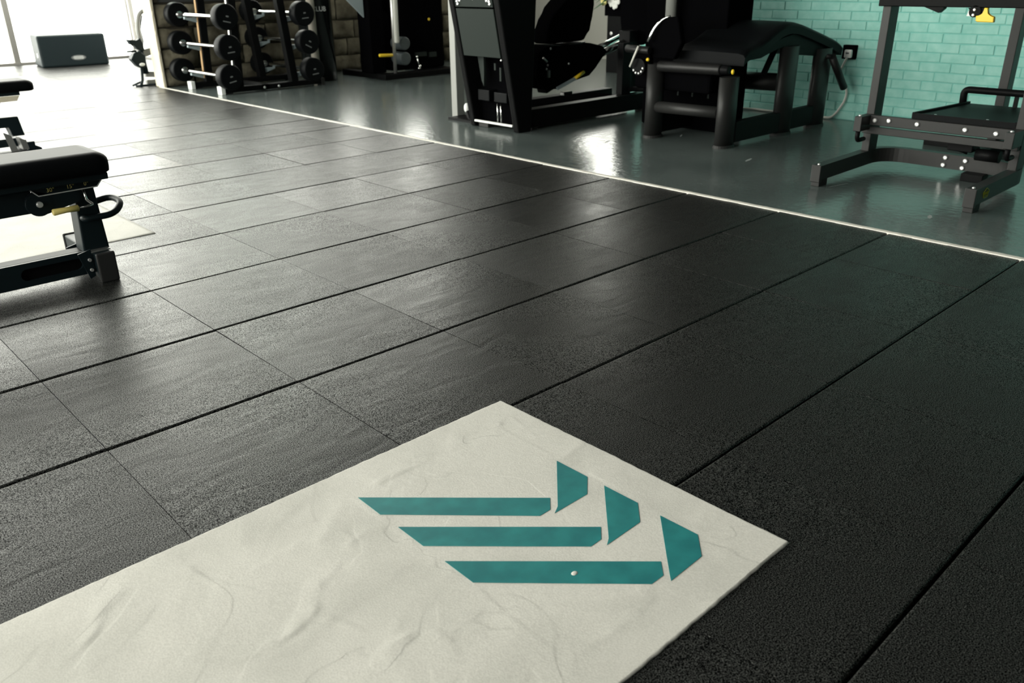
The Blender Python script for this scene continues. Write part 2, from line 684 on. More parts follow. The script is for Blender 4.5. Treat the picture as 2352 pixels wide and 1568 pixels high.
# white strip between rubber and epoxy, a little ragged
g = G()
n = 330
prof = []
for k in range(n + 1):
    y = -3.0 + (7.52 + 3.0) * k / n
    a = XB - 0.001 + 0.0022 * noise.noise((y * 9, 1, 0))
    b = XS + 0.004 * noise.noise((y * 23, 5, 0)) + 0.002 * noise.noise((y * 90, 9, 0))
    h = 0.004 + 0.0018 * noise.noise((y * 40, 3, 0))
    prof.append([g.bm.verts.new(p) for p in ((a, y, -0.02), (a + 0.001, y, h * 0.8), ((a + b) / 2, y, h), (b, y, h * 0.6), (b + 0.001, y, 0.0001))])
for k in range(n):
    for q in range(4):
        g.bm.faces.new((prof[k][q], prof[k][q + 1], prof[k + 1][q + 1], prof[k + 1][q]))
struct(g.build('trim_1', 'strip'))


# --- teal brick wall (right)
def brick_wall():
    g = G()
    g.box(5.601, 5.75, -5.0, 3.55, 0.0, 1.36)
    wr = struct(g.build('wall_right', 'mortar'))
    g = G()
    g.box(5.59, 5.75, -5.0, 3.55, 1.36, 6.0)  # unseen upper wall, made dark to keep teal out of floor reflections
    g.build('upper_wall', 'dark_wall', wr)
    bh, bl, jt = 0.0615, 0.212, 0.0055
    rest = G()
    for r in range(22):
        z0 = r * bh + 0.001
        off = (0.5 if r % 2 else 0.0) * bl + random.uniform(-0.02, 0.02)
        y = 3.55
        first = True
        while y > -2.2:
            L = bl * random.uniform(0.94, 1.05)
            if first and off > 0.03:
                L = off
            first = False
            y0 = y - L
            dx = random.uniform(-0.0016, 0.0012)
            rz = random.gauss(0, 0.004)
            ind = z0 < 0.86 and y > -0.25 and y0 < 3.5
            if ind:
                b = G()
                b.box(-0.0085, 0.012, -(L - jt) / 2, (L - jt) / 2, -(bh - jt) / 2, (bh - jt) / 2, 0.0025, 1)
                o = b.build('brick', 'brick', wr)
                o.location = (5.6055 + dx, (y + y0) / 2, z0 + bh / 2)
                o.rotation_euler = (random.gauss(0, 0.006), random.gauss(0, 0.01), rz)
            else:
                rest.box(5.594 + dx, 5.62, y0 + jt / 2, y - jt / 2, z0 + jt / 2, z0 + bh - jt / 2)
            y = y0
    o = rest.build('brick_field', 'brick', wr)
    o['kind'] = 'stuff'


brick_wall()
g = G()
g.box(5.60, 8.35, 3.43, 3.55, 0.0, 6.0)
struct(g.build('wall_corner', 'beige'))


# --- stone wall in the middle, with two glazed openings above shoulder height
def stone_wall():
    g = G()
    g.box(3.0, 8.2, 7.46, 7.62, 0, 0.80)
    for x0, x1 in ((3.0, 3.06), (5.50, 5.80), (6.45, 8.2)):
        g.box(x0, x1, 7.44, 7.62, 0.80, 4.2)
    g.box(3.0, 8.2, 7.44, 7.62, 4.2, 6.0)
    ws = struct(g.build('wall_middle', 'stone_joint'))
    # cream plastered end of the wall
    g = G()
    g.box(2.972, 3.002, 7.425, 7.63, 0, 6.0, 0.006, 2)
    for z in (0.13, 0.33, 0.52, 0.70, 0.88):
        g.ball((2.985, 7.43, z), 0.02, 0.6, 0.5, 1.6, 8, 6)
    e_ = g.build('plaster_end', 'cream', ws)
    e_['label'] = 'cream plastered end of the stone wall'
    zs = [0.0, 0.172, 0.362, 0.562, 0.785]
    for r in range(4):
        x = 3.0 + (0.0 if r % 2 else -0.12)
        while x < 8.15:
            L = random.uniform(0.30, 0.52)
            x0, x1 = max(x, 3.003), min(x + L, 8.19)
            if x1 - x0 < 0.06:
                x += L
                continue
            b = bmesh.new()
            w_, h_ = (x1 - x0) / 2 - 0.008, (zs[r + 1] - zs[r]) / 2 - 0.008
            nx, nz = 6, 4
            sd = random.uniform(0, 100)
            gv = []
            for iz in range(nz + 1):
                row = []
                for ix in range(nx + 1):
                    u, v = ix / nx * 2 - 1, iz / nz * 2 - 1
                    edge = (1 - abs(u) ** 5) * (1 - abs(v) ** 4)
                    d = 0.022 * edge ** 0.5 + 0.012 * noise.noise((u * 2 + sd, v * 2, sd)) * edge
                    jx = 0.012 * noise.noise((u * 1.5, v * 1.5 + sd, 3)) * (abs(u) > .99)
                    jz = 0.010 * noise.noise((u * 1.5 + sd, v * 1.5, 7)) * (abs(v) > .99)
                    row.append(b.verts.new((u * w_ + jx, -d, v * h_ + jz)))
                gv.append(row)
            for iz in range(nz):
                for ix in range(nx):
                    f = b.faces.new((gv[iz][ix], gv[iz][ix + 1], gv[iz + 1][ix + 1], gv[iz + 1][ix]))
                    f.smooth = True
            # skirt back to the joint
            border = [gv[0][i] for i in range(nx + 1)] + [gv[i][nx] for i in range(1, nz + 1)] + [gv[nz][i] for i in range(nx - 1, -1, -1)] + [gv[i][0] for i in range(nz - 1, 0, -1)]
            back = [b.verts.new((v.co.x, 0.03, v.co.z)) for v in border]
            for k in range(len(border)):
                k2 = (k + 1) % len(border)
                b.faces.new((border[k], back[k], back[k2], border[k2]))
            G_ = G()
            G_.bm.free()
            G_.bm = b
            o = G_.build('stone_block', 'stone', ws)
            o.location = ((x0 + x1) / 2, 7.452, (zs[r] + zs[r + 1]) / 2)
            x += L
    for k, (x0, x1) in enumerate(((3.06, 5.50), (5.80, 6.45))):
        g = G()
        g.box(x0, x0 + 0.04, 7.45, 7.60, 0.80, 4.2)
        g.box(x1 - 0.04, x1, 7.45, 7.60, 0.80, 4.2)
        g.box(x0 + 0.04, x1 - 0.04, 7.45, 7.60, 0.80, 0.84)
        g.box(x0 + 0.04, x1 - 0.04, 7.45, 7.60, 4.16, 4.2)
        wd = struct(g.build('window_%d' % (k + 3), 'dark_wall'))
        p = G()
        p.box(x0 + 0.04, x1 - 0.04, 7.52, 7.526, 0.84, 4.16)
        p.build('pane', 'glass', wd)


stone_wall()

# --- beige far wall with one tall window
g = G()
g.box(8.2, 8.35, 3.55, 5.65, 0, 6.0)
g.box(8.2, 8.35, 6.55, 7.62, 0, 6.0)
g.box(8.2, 8.35, 5.65, 6.55, 0, 1.06)
g.box(8.2, 8.35, 5.65, 6.55, 2.45, 6.0)
struct(g.build('wall_far', 'beige'))
g = G()
g.box(8.22, 8.30, 5.65, 5.69, 1.06, 2.45)
g.box(8.22, 8.30, 6.51, 6.55, 1.06, 2.45)
g.box(8.22, 8.30, 5.69, 6.51, 1.06, 1.10)
g.box(8.22, 8.30, 5.69, 6.51, 2.41, 2.45)
w5 = struct(g.build('window_5', 'frame'))
g = G()
g.box(8.255, 8.261, 5.69, 6.51, 1.10, 2.41)
g.build('pane', 'glass', w5)

# --- back wall: floor-to-ceiling glazing
g = G()
g.box(-4.5, 4.28, 11.44, 11.56, -0.02, 0.03)
xs = [-4.46, -3.1, -1.18, 0.74, 2.685, 4.24]
for x in xs:
    g.box(x - 0.037, x + 0.037, 11.46, 11.54, 0.03, 5.85)
g.box(-4.5, 4.28, 11.46, 11.54, 5.85, 6.0)
w1 = struct(g.build('window_1', 'frame'))
for a, b in zip(xs[:-1], xs[1:]):
    p = G()
    p.box(a + 0.037, b - 0.037, 11.497, 11.503, 0.03, 5.85)
    p.build('pane', 'glass', w1)

g = G()
g.box(4.20, 4.28, 7.63, 11.44, -0.02, 0.03)
g.box(4.20, 4.28, 7.63, 11.44, 5.85, 6.0)
for y in (7.66, 9.55, 11.41):
    g.box(4.21, 4.27, y - 0.03, y + 0.03, 0.03, 5.85)
w6 = struct(g.build('window_6', 'frame'))
for a, b in ((7.69, 9.52), (9.58, 11.38)):
    p = G()
    p.box(4.237, 4.243, a, b, 0.03, 5.85)
    p.build('pane', 'glass', w6)

# --- left wall: a long row of windows over a low sill
g = G()
g.box(-4.7, -4.5, Y0, 11.56, -0.1, 0.28)
g.box(-4.7, -4.5, Y0, 11.56, 4.45, 6.0)
g.box(-4.7, -4.5, Y0, -1.04, 0.28, 4.45)
struct(g.build('wall_left', 'grey_wall'))
g = G()
ys = [-1.0, 1.06, 3.12, 5.18, 7.24, 9.3, 11.4]
for y in ys:
    g.box(-4.64, -4.56, y - 0.035, y + 0.035, 0.28, 4.45)
g.box(-4.64, -4.56, -1.04, 11.44, 0.28, 0.33)
g.box(-4.64, -4.56, -1.04, 11.44, 4.4, 4.45)
w2 = struct(g.build('window_2', 'frame'))
for a, b in zip(ys[:-1], ys[1:]):
    p = G()
    p.box(-4.603, -4.597, a + 0.035, b - 0.035, 0.33, 4.4)
    p.build('pane', 'glass', w2)

g = G()
g.box(-4.7, 5.75, Y0 - 0.15, Y0, -0.1, 3.1)
g.box(-4.7, 5.75, Y0 - 0.15, Y0, 3.5, 6.0)
g.box(-4.7, -3.5, Y0 - 0.15, Y0, 3.1, 3.5)
g.box(-0.5, 5.75, Y0 - 0.15, Y0, 3.1, 3.5)
struct(g.build('wall_front', 'dark_wall'))
g = G()
for x0, x1, z0, z1 in ((-3.5, -0.5, 3.1, 3.13), (-3.5, -0.5, 3.47, 3.5), (-3.5, -3.47, 3.13, 3.47), (-0.53, -0.5, 3.13, 3.47)):
    g.box(x0, x1, Y0 - 0.1, Y0 - 0.05, z0, z1)
w7 = struct(g.build('window_7', 'frame'))  # unseen slot window, added as fill light on camera-facing sides
p = G()
p.box(-3.47, -0.53, Y0 - 0.08, Y0 - 0.074, 3.13, 3.47)
p.build('pane', 'glass', w7)
g = G()
g.box(-4.7, 8.35, Y0 - 0.15, 7.62, 6.0, 6.15)
g.box(-4.7, 4.3, 7.62, 11.56, 6.0, 6.15)
struct(g.build('ceiling', 'ceiling'))


# ------------------------------------------------------------------ white floor panels with the emblem
RIDGES = [[(0.725, -0.059), (0.663, -0.085), (0.613, -0.103), (0.584, -0.114), (0.563, -0.101)],
          [(0.337, -0.055), (0.412, -0.046), (0.474, -0.057), (0.505, -0.095)],
          [(0.152, -0.237), (0.104, -0.256), (0.066, -0.304), (0.026, -0.323), (-0.018, -0.329), (-0.074, -0.32)],
          [(0.06, -0.314), (0.074, -0.339), (0.096, -0.398)],
          [(0.098, -0.457), (0.139, -0.46), (0.167, -0.47), (0.2, -0.509), (0.234, -0.535)],
          [(0.185, -0.505), (0.176, -0.549)], [(0.321, -0.616), (0.319, -0.661), (0.302, -0.684)],
          [(0.322, -0.677), (0.386, -0.686), (0.449, -0.69)],
          [(-0.137, -0.015), (-0.192, -0.054), (-0.23, -0.103), (-0.274, -0.126)],
          [(-0.088, -0.029), (-0.044, -0.039), (-0.031, -0.102), (0.012, -0.183)],
          [(0.049, -0.129), (0.133, -0.122), (0.199, -0.14)], [(0.221, -0.151), (0.218, -0.186), (0.276, -0.175)],
          [(0.335, -0.565), (0.4, -0.606), (0.422, -0.597)], [(0.296, -0.343), (0.366, -0.385), (0.404, -0.439)],
          [(0.797, -0.257), (0.734, -0.262), (0.707, -0.248)], [(0.768, -0.056), (0.746, -0.152), (0.794, -0.17)]]
SEGS = [(Vector(l[k]), Vector(l[k + 1]), i) for i, l in enumerate(RIDGES) for k in range(len(l) - 1)]


def plaster_slab(x0, x1, y0, y1, nx, ny, relief, name, parent):
    b = bmesh.new()
    gv = []
    for iy in range(ny + 1):
        row = []
        for ix in range(nx + 1):
            x = x0 + (x1 - x0) * (ix - 1) / (nx - 2) if 0 < ix < nx else (x0 if ix == 0 else x1)
            y = y0 + (y1 - y0) * (iy - 1) / (ny - 2) if 0 < iy < ny else (y0 if iy == 0 else y1)
            x += 0.0025 * ((ix == 1) - (ix == nx - 1))
            y += 0.0025 * ((iy == 1) - (iy == ny - 1))
            z = 0.0042 + 0.0007 * noise.noise((x * 5, y * 5, 1)) + 0.0003 * noise.noise((x * 17, y * 17, 4))
            # trowel sweeps: shallow steps
            t = noise.noise((x * 3.1 + 0.8 * y, y * 4.3, 9))
            z += 0.0005 * math.tanh(14 * (t - 0.12))
            t = noise.noise((x * 4.7 - 1.1 * y, y * 6.1, 19))
            z += 0.0003 * math.tanh(18 * (t + 0.1))
            if relief:
                p = Vector((x, y))
                for a, c, i in SEGS:
                    ab = c - a
                    ap = p - a
                    if abs(ap.x) > 0.2 or abs(ap.y) > 0.2:
                        continue
                    tt = max(0.0, min(1.0, ap.dot(ab) / ab.length_squared))
                    dv = ap - ab * tt
                    d = dv.length
                    if d < 0.03:
                        side = 1 if ab.cross(ap) > 0 else -1
                        wv = 0.003 + 0.0015 * (i % 3)
                        brk = 0.55 + 0.9 * noise.noise((x * 26, y * 26, 2))
                        z += 0.0008 * brk * math.exp(-(d / (wv if side > 0 else wv * 3.5)) ** 2)
            if relief and 0.295 < x < 0.712 and -0.69 < y < -0.065:
                z = 0.0042 + (z - 0.0042) * 0.25
            ex = 0.0016 * noise.noise((y * 45, 2, 8)) + 0.001 * noise.noise((y * 9, 5, 8)) if ix in (0, 1, nx - 1, nx) else 0.0
            ey = 0.0016 * noise.noise((x * 45, 6, 3)) + 0.001 * noise.noise((x * 9, 7, 3)) if iy in (0, 1, ny - 1, ny) else 0.0
            if ix in (0, nx) or iy in (0, ny):
                z = 0.0016
            row.append(b.verts.new((x + ex, y + ey, z)))
        gv.append(row)
    for iy in range(ny):
        for ix in range(nx):
            f = b.faces.new((gv[iy][ix], gv[iy][ix + 1], gv[iy + 1][ix + 1], gv[iy + 1][ix]))
            f.smooth = True
    border = [gv[0][i] for i in range(nx + 1)] + [gv[i][nx] for i in range(1, ny + 1)] + [gv[ny][i] for i in range(nx - 1, -1, -1)] + [gv[i][0] for i in range(ny - 1, 0, -1)]
    low = [b.verts.new((v.co.x, v.co.y, -0.0012)) for v in border]
    for k in range(len(border)):
        k2 = (k + 1) % len(border)
        b.faces.new((border[k], low[k], low[k2], border[k2]))
    q = G()
    q.bm.free()
    q.bm = b
    return q.build(name, 'plaster', parent)


fp = thing('floor_panel', 'large white plaster floor panel with teal winged emblem in the foreground', 'floor panel', (0.0, -0.37, 0))
plaster_slab(-1.05, 0.81, -0.769, 0.037, 400, 180, True, 'plaster_slab', fp)
EMB = dict(
    emblem_bar=[[(0.305, -0.0745), (0.5886, -0.3535), (0.5595, -0.3822), (0.530, -0.3825), (0.304, -0.1555)],
                [(0.305, -0.2145), (0.589, -0.4912), (0.5603, -0.517), (0.530, -0.518), (0.304, -0.2955)],
                [(0.305, -0.359), (0.589, -0.6365), (0.5612, -0.663), (0.528, -0.663), (0.304, -0.4395)]],
    emblem_feather=[[(0.7015, -0.2643), (0.702, -0.3549), (0.6535, -0.3978), (0.557, -0.397), (0.5784, -0.385)],
                    [(0.7023, -0.4017), (0.7035, -0.4906), (0.656, -0.5346), (0.555, -0.536), (0.5731, -0.5247)],
                    [(0.7015, -0.5486), (0.7035, -0.6367), (0.6547, -0.6796), (0.559, -0.6815), (0.5716, -0.6689)]])
for nm, polys in EMB.items():
    for pl in polys:
        g = G()
        g.prism(pl, 'z', 0.0030, 0.0050)
        g.build(nm, 'teal', fp)
g = G()
g.ball((0.4511, -0.5485, 0.0048), 0.006, 1.2, 0.9, 0.25, 10, 6)
g.build('paint_chip', 'plaster', fp)
fp2 = thing('floor_panel', 'white plaster floor panel lying under the nearer weight bench', 'floor panel', (-0.2, 2.6, 0))
plaster_slab(-1.7, 0.795, 2.205, 3.01, 120, 40, False, 'plaster_slab', fp2)


# ------------------------------------------------------------------ near weight bench
def pad(g, x0, x1, y0, y1, z0, z1, r, rt):
    """upholstered cushion: rounded plan corners, crowned top, tucked bottom edge"""
    def outline(ins):
        pts = []
        rr = max(r - ins, 0.004)
        for cx, cy, a in ((x1 - ins - rr, y1 - ins - rr, 0), (x0 + ins + rr, y1 - ins - rr, PI / 2), (x0 + ins + rr, y0 + ins + rr, PI), (x1 - ins - rr, y0 + ins + rr, 1.5 * PI)):
            for k in range(7):
                t = a + PI / 2 * k / 6
                pts.append((cx + math.cos(t) * rr, cy + math.sin(t) * rr))
        return pts
    h = z1 - z0
    layers = [(0.012, z0), (0.002, z0 + 0.006), (0.0, z0 + h * 0.3), (0.0, z0 + h * 0.55)]
    for k in range(1, 6):
        t = k / 5 * PI / 2
        layers.append((rt * (1 - math.cos(t)), z0 + h * 0.55 + h * 0.45 * math.sin(t)))
    rings = [[g.bm.verts.new((*p, z)) for p in outline(i)] for i, z in layers]
    n = len(rings[0])
    for A, B in zip(rings[:-1], rings[1:]):
        for k in range(n):
            f = g.bm.faces.new((A[k], A[(k + 1) % n], B[(k + 1) % n], B[k]))
            f.smooth = True
    g.bm.faces.new(rings[0][::-1])
    f = g.bm.faces.new(rings[-1])
    return g


def make_bench(label):
    b = thing('weight_bench', label, 'bench', (0.0, 1.81, 0.0), 'weight benches on the rubber floor')
    g = G()
    pad(g, -0.22, 0.512, 1.675, 1.945, 0.385, 0.457, 0.05, 0.045)
    g.build('seat_pad', 'vinyl', b)
    g = G()
    pad(g, -1.05, -0.235, 1.675, 1.945, 0.385, 0.457, 0.05, 0.045)
    g.build('back_pad', 'vinyl', b)
    g = G()
    g.box(-0.20, 0.497, 1.70, 1.92, 0.363, 0.386, 0.003)
    g.box(-1.0, -0.25, 1.70, 1.92, 0.363, 0.386, 0.003)
    g.build('pad_board', 'bench', b)
    g = G()
    g.box(-0.9, 0.262, 1.765, 1.855, 0.272, 0.352, 0.006)
    g.build('top_beam', 'bench', b)
    g = G()
    g.box(-0.9, 0.255, 1.757, 1.863, 0.3525, 0.362, 0.001)
    st = g.build('support_strip', 'satin', b)
    # gusset plates with the angle scale
    for y0, y1 in ((1.748, 1.754), (1.866, 1.872)):
        g = G()
        g.prism([(0.246, 0.363), (0.492, 0.363), (0.468, 0.333), (0.278, 0.331)], 'y', y0, y1, 0.001, 1)
        p = g.build('scale_plate', 'bench', b)
        if y0 < 1.8:
            g = G()
            P4 = [(0.247, 0.3635), (0.493, 0.3635), (0.468, 0.3335), (0.278, 0.3310)]
            for k in range(4):
                a, c = P4[k], P4[(k + 1) % 4]
                g.bar((a[0], 1.7475, a[1]), (c[0], 1.7475, c[1]), 0.003, 0.0035, 0)
            g.build('plate_outline', 'silver', p)
            for tx, x, z in (('30°', 0.318, 0.3455), ('15°', 0.382, 0.3470), ('0°', 0.434, 0.3485)):
                text_mesh(tx, 0.019, 0.0003, 'angle_number', 'paleyellow', p, lambda u, v, w_, x=x, z=z: (x + u, 1.7472 - w_, z + v))
    g = G()
    g.tube([(0.274, 1.748, 0.304), (0.274, 1.768, 0.304)], 0.041, 28)
    g.prism([(0.272, 0.264), (0.30, 0.268), (0.405, 0.292), (0.405, 0.335), (0.27, 0.335)], 'y', 1.750, 1.766)
    g.build('pivot_plate', 'bench', b)
    g = G()
    g.cyl((0.274, 1.738, 0.304), (0.274, 1.749, 0.304), 0.0105, 18, 0.002)
    g.cyl((0.274, 1.733, 0.304), (0.274, 1.739, 0.304), 0.007, 8)
    g.build('pivot_bolt', 'bolt', b)
    # upright
    g = G()
    g.prism([(0.383, 0.10), (0.473, 0.10), (0.462, 0.335), (0.395, 0.335)], 'y', 1.768, 1.852, 0.006, 2)
    g.build('upright', 'bench', b)
    # lever: steel rod with a pale yellow grip
    g = G()
    g.tube(rounded([(0.418, 1.742, 0.332), (0.422, 1.738, 0.292), (0.438, 1.732, 0.278), (0.425, 1.725, 0.276), (0.378, 1.722, 0.276)], 0.012), 0.0045, 10)
    g.build('lever_rod', 'chrome', b)
    g = G()
    g.tube([(0.386, 1.722, 0.276), (0.384, 1.722, 0.276), (0.345, 1.722, 0.276), (0.306, 1.722, 0.275), (0.302, 1.722, 0.275)], [0.009, 0.0115, 0.0095, 0.0115, 0.009], 14)
    g.build('lever_grip', 'paleyellow', b)
    # loop handle
    g = G()
    g.tube(rounded([(0.475, 1.88, 0.250), (0.545, 1.88, 0.262), (0.556, 1.80, 0.253), (0.505, 1.745, 0.228), (0.405, 1.745, 0.228), (0.405, 1.775, 0.228)], 0.035, 7), 0.0115, 12)
    g.build('loop_handle', 'bench', b)
    # base beam with a slotted opening (built as a ring of solid around the slot)
    def beam_with_slot(y0, y1):
        gg = G()
        zc, zh, r = 0.066, 0.042, 0.021
        xa, xb = 0.192, 0.352
        gg.box(-0.9, xa - r, y0, y1, zc - zh, zc + zh)
        gg.box(xb + r, 0.41, y0, y1, zc - zh, zc + zh)
        top = [(xa - r, zc + zh), (xb + r, zc + zh)]
        up = [(xb + math.cos(t) * r, zc + math.sin(t) * r) for t in [PI / 2 * k / 8 for k in range(9)]] + [(xa + math.cos(t) * r, zc + math.sin(t) * r) for t in [PI / 2 + PI / 2 * k / 8 for k in range(9)]]
        dn = [(xa + math.cos(t) * r, zc + math.sin(t) * r) for t in [PI + PI / 2 * k / 8 for k in range(9)]] + [(xb + math.cos(t) * r, zc + math.sin(t) * r) for t in [1.5 * PI + PI / 2 * k / 8 for k in range(9)]]
        gg.prism([top[0]] + up[::-1] + [top[1]], 'y', y0, y1)
        gg.prism([(xb + r, zc - zh)] + dn[::-1] + [(xa - r, zc - zh)], 'y', y0, y1)
        return gg
    gg = beam_with_slot(1.772, 1.784)
    gg.build('base_beam', 'bench', b)
    g = G()
    g.box(-0.9, 0.41, 1.784, 1.848, 0.024, 0.108, 0.004)
    g.build('base_tube', 'black2', b)
    # transverse foot with end caps
    g = G()
    g.box(0.405, 0.462, 1.715, 2.06, 0.012, 0.104, 0.004)
    f_ = g.build('foot_bar', 'bench', b)
    for y0, y1 in ((1.700, 1.714), (2.061, 2.075)):
        g = G()
        g.box(0.401, 0.466, y0, y1, 0.0, 0.108, 0.005)
        g.build('end_cap', 'rub', f_)
    g = G()
    g.prism([(0.355, 0.108), (0.40, 0.118), (0.40, 0.02), (0.38, 0.012)], 'y', 1.745, 1.752)
    g.prism([(0.355, 0.108), (0.40, 0.118), (0.40, 0.02), (0.38, 0.012)], 'y', 1.865, 1.872)
    fb = g.build_each('foot_bracket', 'bench', b)[0]
    g = G()
    g.box(0.40, 0.466, 1.742, 1.878, 0.1045, 0.110, 0.001)
    g.build('bracket_plate', 'satin', fb)
    g = G()
    for z in (0.045, 0.082):
        g.cyl((0.389, 1.738, z), (0.389, 1.746, z), 0.006, 10)
    g.build_each('bracket_bolt', 'bolt', b)
    # rear foot
    g = G()
    g.box(-0.92, -0.86, 1.60, 2.04, 0.0, 0.10, 0.004)
    g.box(-0.82, -0.74, 1.772, 1.848, 0.10, 0.28, 0.004)
    g.build('rear_stand', 'bench', b)
    return b


make_bench('nearer black weight bench with pale yellow lever and degree scale')

# farther bench: seen from the side, seat pad over a bent frame
b2 = thing('weight_bench', 'farther weight bench cut by the left edge, with cream plate under its pad', 'bench', (0.6, 4.86, 0), 'weight benches on the rubber floor')
g = G()
pad(g, 0.25, 1.105, 4.72, 4.99, 0.362, 0.428, 0.05, 0.045)
g.build('seat_pad', 'vinyl', b2)
g = G()
g.box(0.28, 1.012, 4.745, 4.965, 0.340, 0.3625, 0.002)
g.build('pad_board', 'bench', b2)
g = G()
g.prism([(0.30, 0.3395), (1.005, 0.3395), (0.985, 0.308), (0.30, 0.298)], 'y', 4.735, 4.741)
g.build('scale_plate', 'cream', b2)
g = G()
g.prism([(0.30, 0.32), (0.915, 0.32), (0.90, 0.288), (0.86, 0.262), (0.30, 0.25)], 'y', 4.80, 4.91, 0.005, 2)
g.build('top_beam', 'bench', b2)
g = G()
g.prism([(0.3, 0.212), (0.982, 0.206), (0.998, 0.085), (0.925, 0.085), (0.918, 0.148), (0.3, 0.148)], 'y', 4.80, 4.90, 0.005, 2)
g.build('bent_frame', 'bench', b2)
g = G()
g.prism([(0.862, 0.125), (0.905, 0.10), (0.925, 0.0), (0.885, 0.0)], 'y', 4.742, 4.749)
g.prism([(0.935, 0.088), (0.972, 0.07), (0.982, 0.012), (0.945, 0.012)], 'y', 4.70, 4.79)
g.box(0.40, 0.48, 4.80, 4.90, 0.149, 0.262)
g.build_each('bracket', 'satin', b2)
g = G()
g.box(0.975, 1.02, 4.70, 5.06, 0.0, 0.056, 0.004)
g.prism([(1.0195, 0.0), (1.055, 0.0), (1.052, 0.012), (1.0195, 0.03)], 'y', 4.70, 4.95)
g.box(0.30, 0.975, 4.82, 4.88, 0.02, 0.07)
g.box(0.30, 0.36, 4.66, 5.06, 0.0, 0.0205)
g.build('foot_bar', 'bench', b2)


# ------------------------------------------------------------------ squat machine at the right edge
sq = thing('squat_machine', 'open black steel frame machine with foot platform, cut by the right edge', 'gym machine', (4.2, 0.25, 0))


def bolts(name, pts, axis, r, parent, m='bolt', d=0.008):
    for p in pts:
        g = G()
        v = Vector(axis)
        g.tube([Vector(p), Vector(p) + v * d * 0.6, Vector(p) + v * d], [r, r, r * 0.6], 14)
        g.build(name, m, parent)


# U-shaped base: two legs and a rounded cross piece swept as one bar
path = rounded([(3.53, 0.625, 0.07), (4.23, 0.625, 0.075), (4.23, -0.1075, 0.075), (3.53, -0.1075, 0.07)], 0.17, 10)
g = G()
rings = []
for i, p in enumerate(path):
    d = (path[min(i + 1, len(path) - 1)] - path[max(i - 1, 0)]).normalized()
    a = Vector((0, 0, 1)).cross(d).normalized()
    rings.append([g.bm.verts.new(p + a * (0.024 * u) + Vector((0, 0, 0.037 * v))) for u, v in ((-1, -1), (1, -1), (1, 1), (-1, 1))])
for A, B in zip(rings[:-1], rings[1:]):
    for k in range(4):
        g.bm.faces.new((A[k], A[(k + 1) % 4], B[(k + 1) % 4], B[k]))
g.bm.faces.new(rings[0][::-1])
g.bm.faces.new(rings[-1])
base = g.build('base_frame', 'black', sq)
for y in (0.625, -0.1075):
    g = G()
    g.box(3.507, 3.533, y - 0.025, y + 0.025, 0.022, 0.108, 0.003)
    g.build('end_cap', 'black', base)
    g = G()
    g.box(3.515, 3.60, y - 0.022, y + 0.022, 0.0, 0.034, 0.003)
    g.build('foot', 'rub', base)
    bolts('bolt', [(3.525, y - 0.004, 0.107)], (0, 0, 1), 0.007, base)
bolts('bolt', [(4.204, 0.267, 0.094), (4.204, 0.167, 0.090), (4.204, 0.272, 0.055), (4.204, 0.176, 0.052)], (-1, 0, 0), 0.0125, sq)
# uprights
for y0, y1 in ((0.60, 0.642), (-0.125, -0.083)):
    g = G()
    g.box(4.02, 4.115, y0, y1, 0.105, 1.95, 0.003)
    g.build('upright', 'black', sq)
    # short arm with hook on each upright
    g = G()
    g.box(3.885, 4.02, y0 + 0.001, y1 - 0.001, 0.228, 0.304, 0.003)
    ar = g.build('arm', 'black', sq)
    yc = (y0 + y1) / 2
    g = G()
    g.tube(rounded([(3.905, yc, 0.23), (3.905, yc, 0.178), (3.985, yc, 0.178)], 0.03), 0.012, 10)
    g.build('hook', 'black2', ar)
    bolts('bolt', [(3.905, yc, 0.304)], (0, 0, 1), 0.008, ar)
# two cross bars
g = G()
g.box(3.985, 4.018, -0.12, 0.64, 0.252, 0.303, 0.003)
cb = g.build('cross_bar', 'black', sq)
bolts('bolt', [(3.985, 0.575, 0.278), (3.985, 0.502, 0.283), (3.985, 0.357, 0.281), (3.985, 0.126, 0.279), (3.985, -0.015, 0.277)], (-1, 0, 0), 0.012, cb)
g = G()
g.box(3.992, 4.018, -0.12, 0.64, 0.206, 0.243, 0.003)
g.build('cross_bar', 'black', sq)
# foot platform with raised side lips
g = G()
g.prism([(4.021, -0.08), (4.62, -0.02), (4.62, 0.345), (4.021, 0.40)], 'z', 0.300, 0.322)
pf = g.build('foot_platform', 'vinyl', sq)
for y0, y1 in ((0.40, 0.345), (-0.08, -0.02)):
    g = G()
    g.bar((4.021, y0, 0.316), (4.62, y1, 0.316), 0.014, 0.034, 0.002)
    g.build('side_lip', 'black2', pf)
g = G()
g.box(4.021, 4.03, -0.08, 0.40, 0.322, 0.330)
g.build('front_lip', 'black2', pf)
bolts('bolt', [(4.045, 0.30, 0.322), (4.045, 0.055, 0.322)], (0, 0, 1), 0.008, pf)
# tubular handle standing on the platform
g = G()
g.tube(rounded([(4.60, 0.372, 0.318), (4.60, 0.376, 0.395), (4.60, -0.20, 0.395), (4.60, -0.20, 0.318)], 0.03, 6), 0.0185, 14)
g.build('handle_bar', 'black2', sq)
g = G()
g.box(4.59, 4.61, 0.10, 0.118, 0.322, 0.378)
g.box(4.585, 4.61, -0.215, -0.185, 0.30, 0.322)
g.build_each('handle_stay', 'black2', sq)
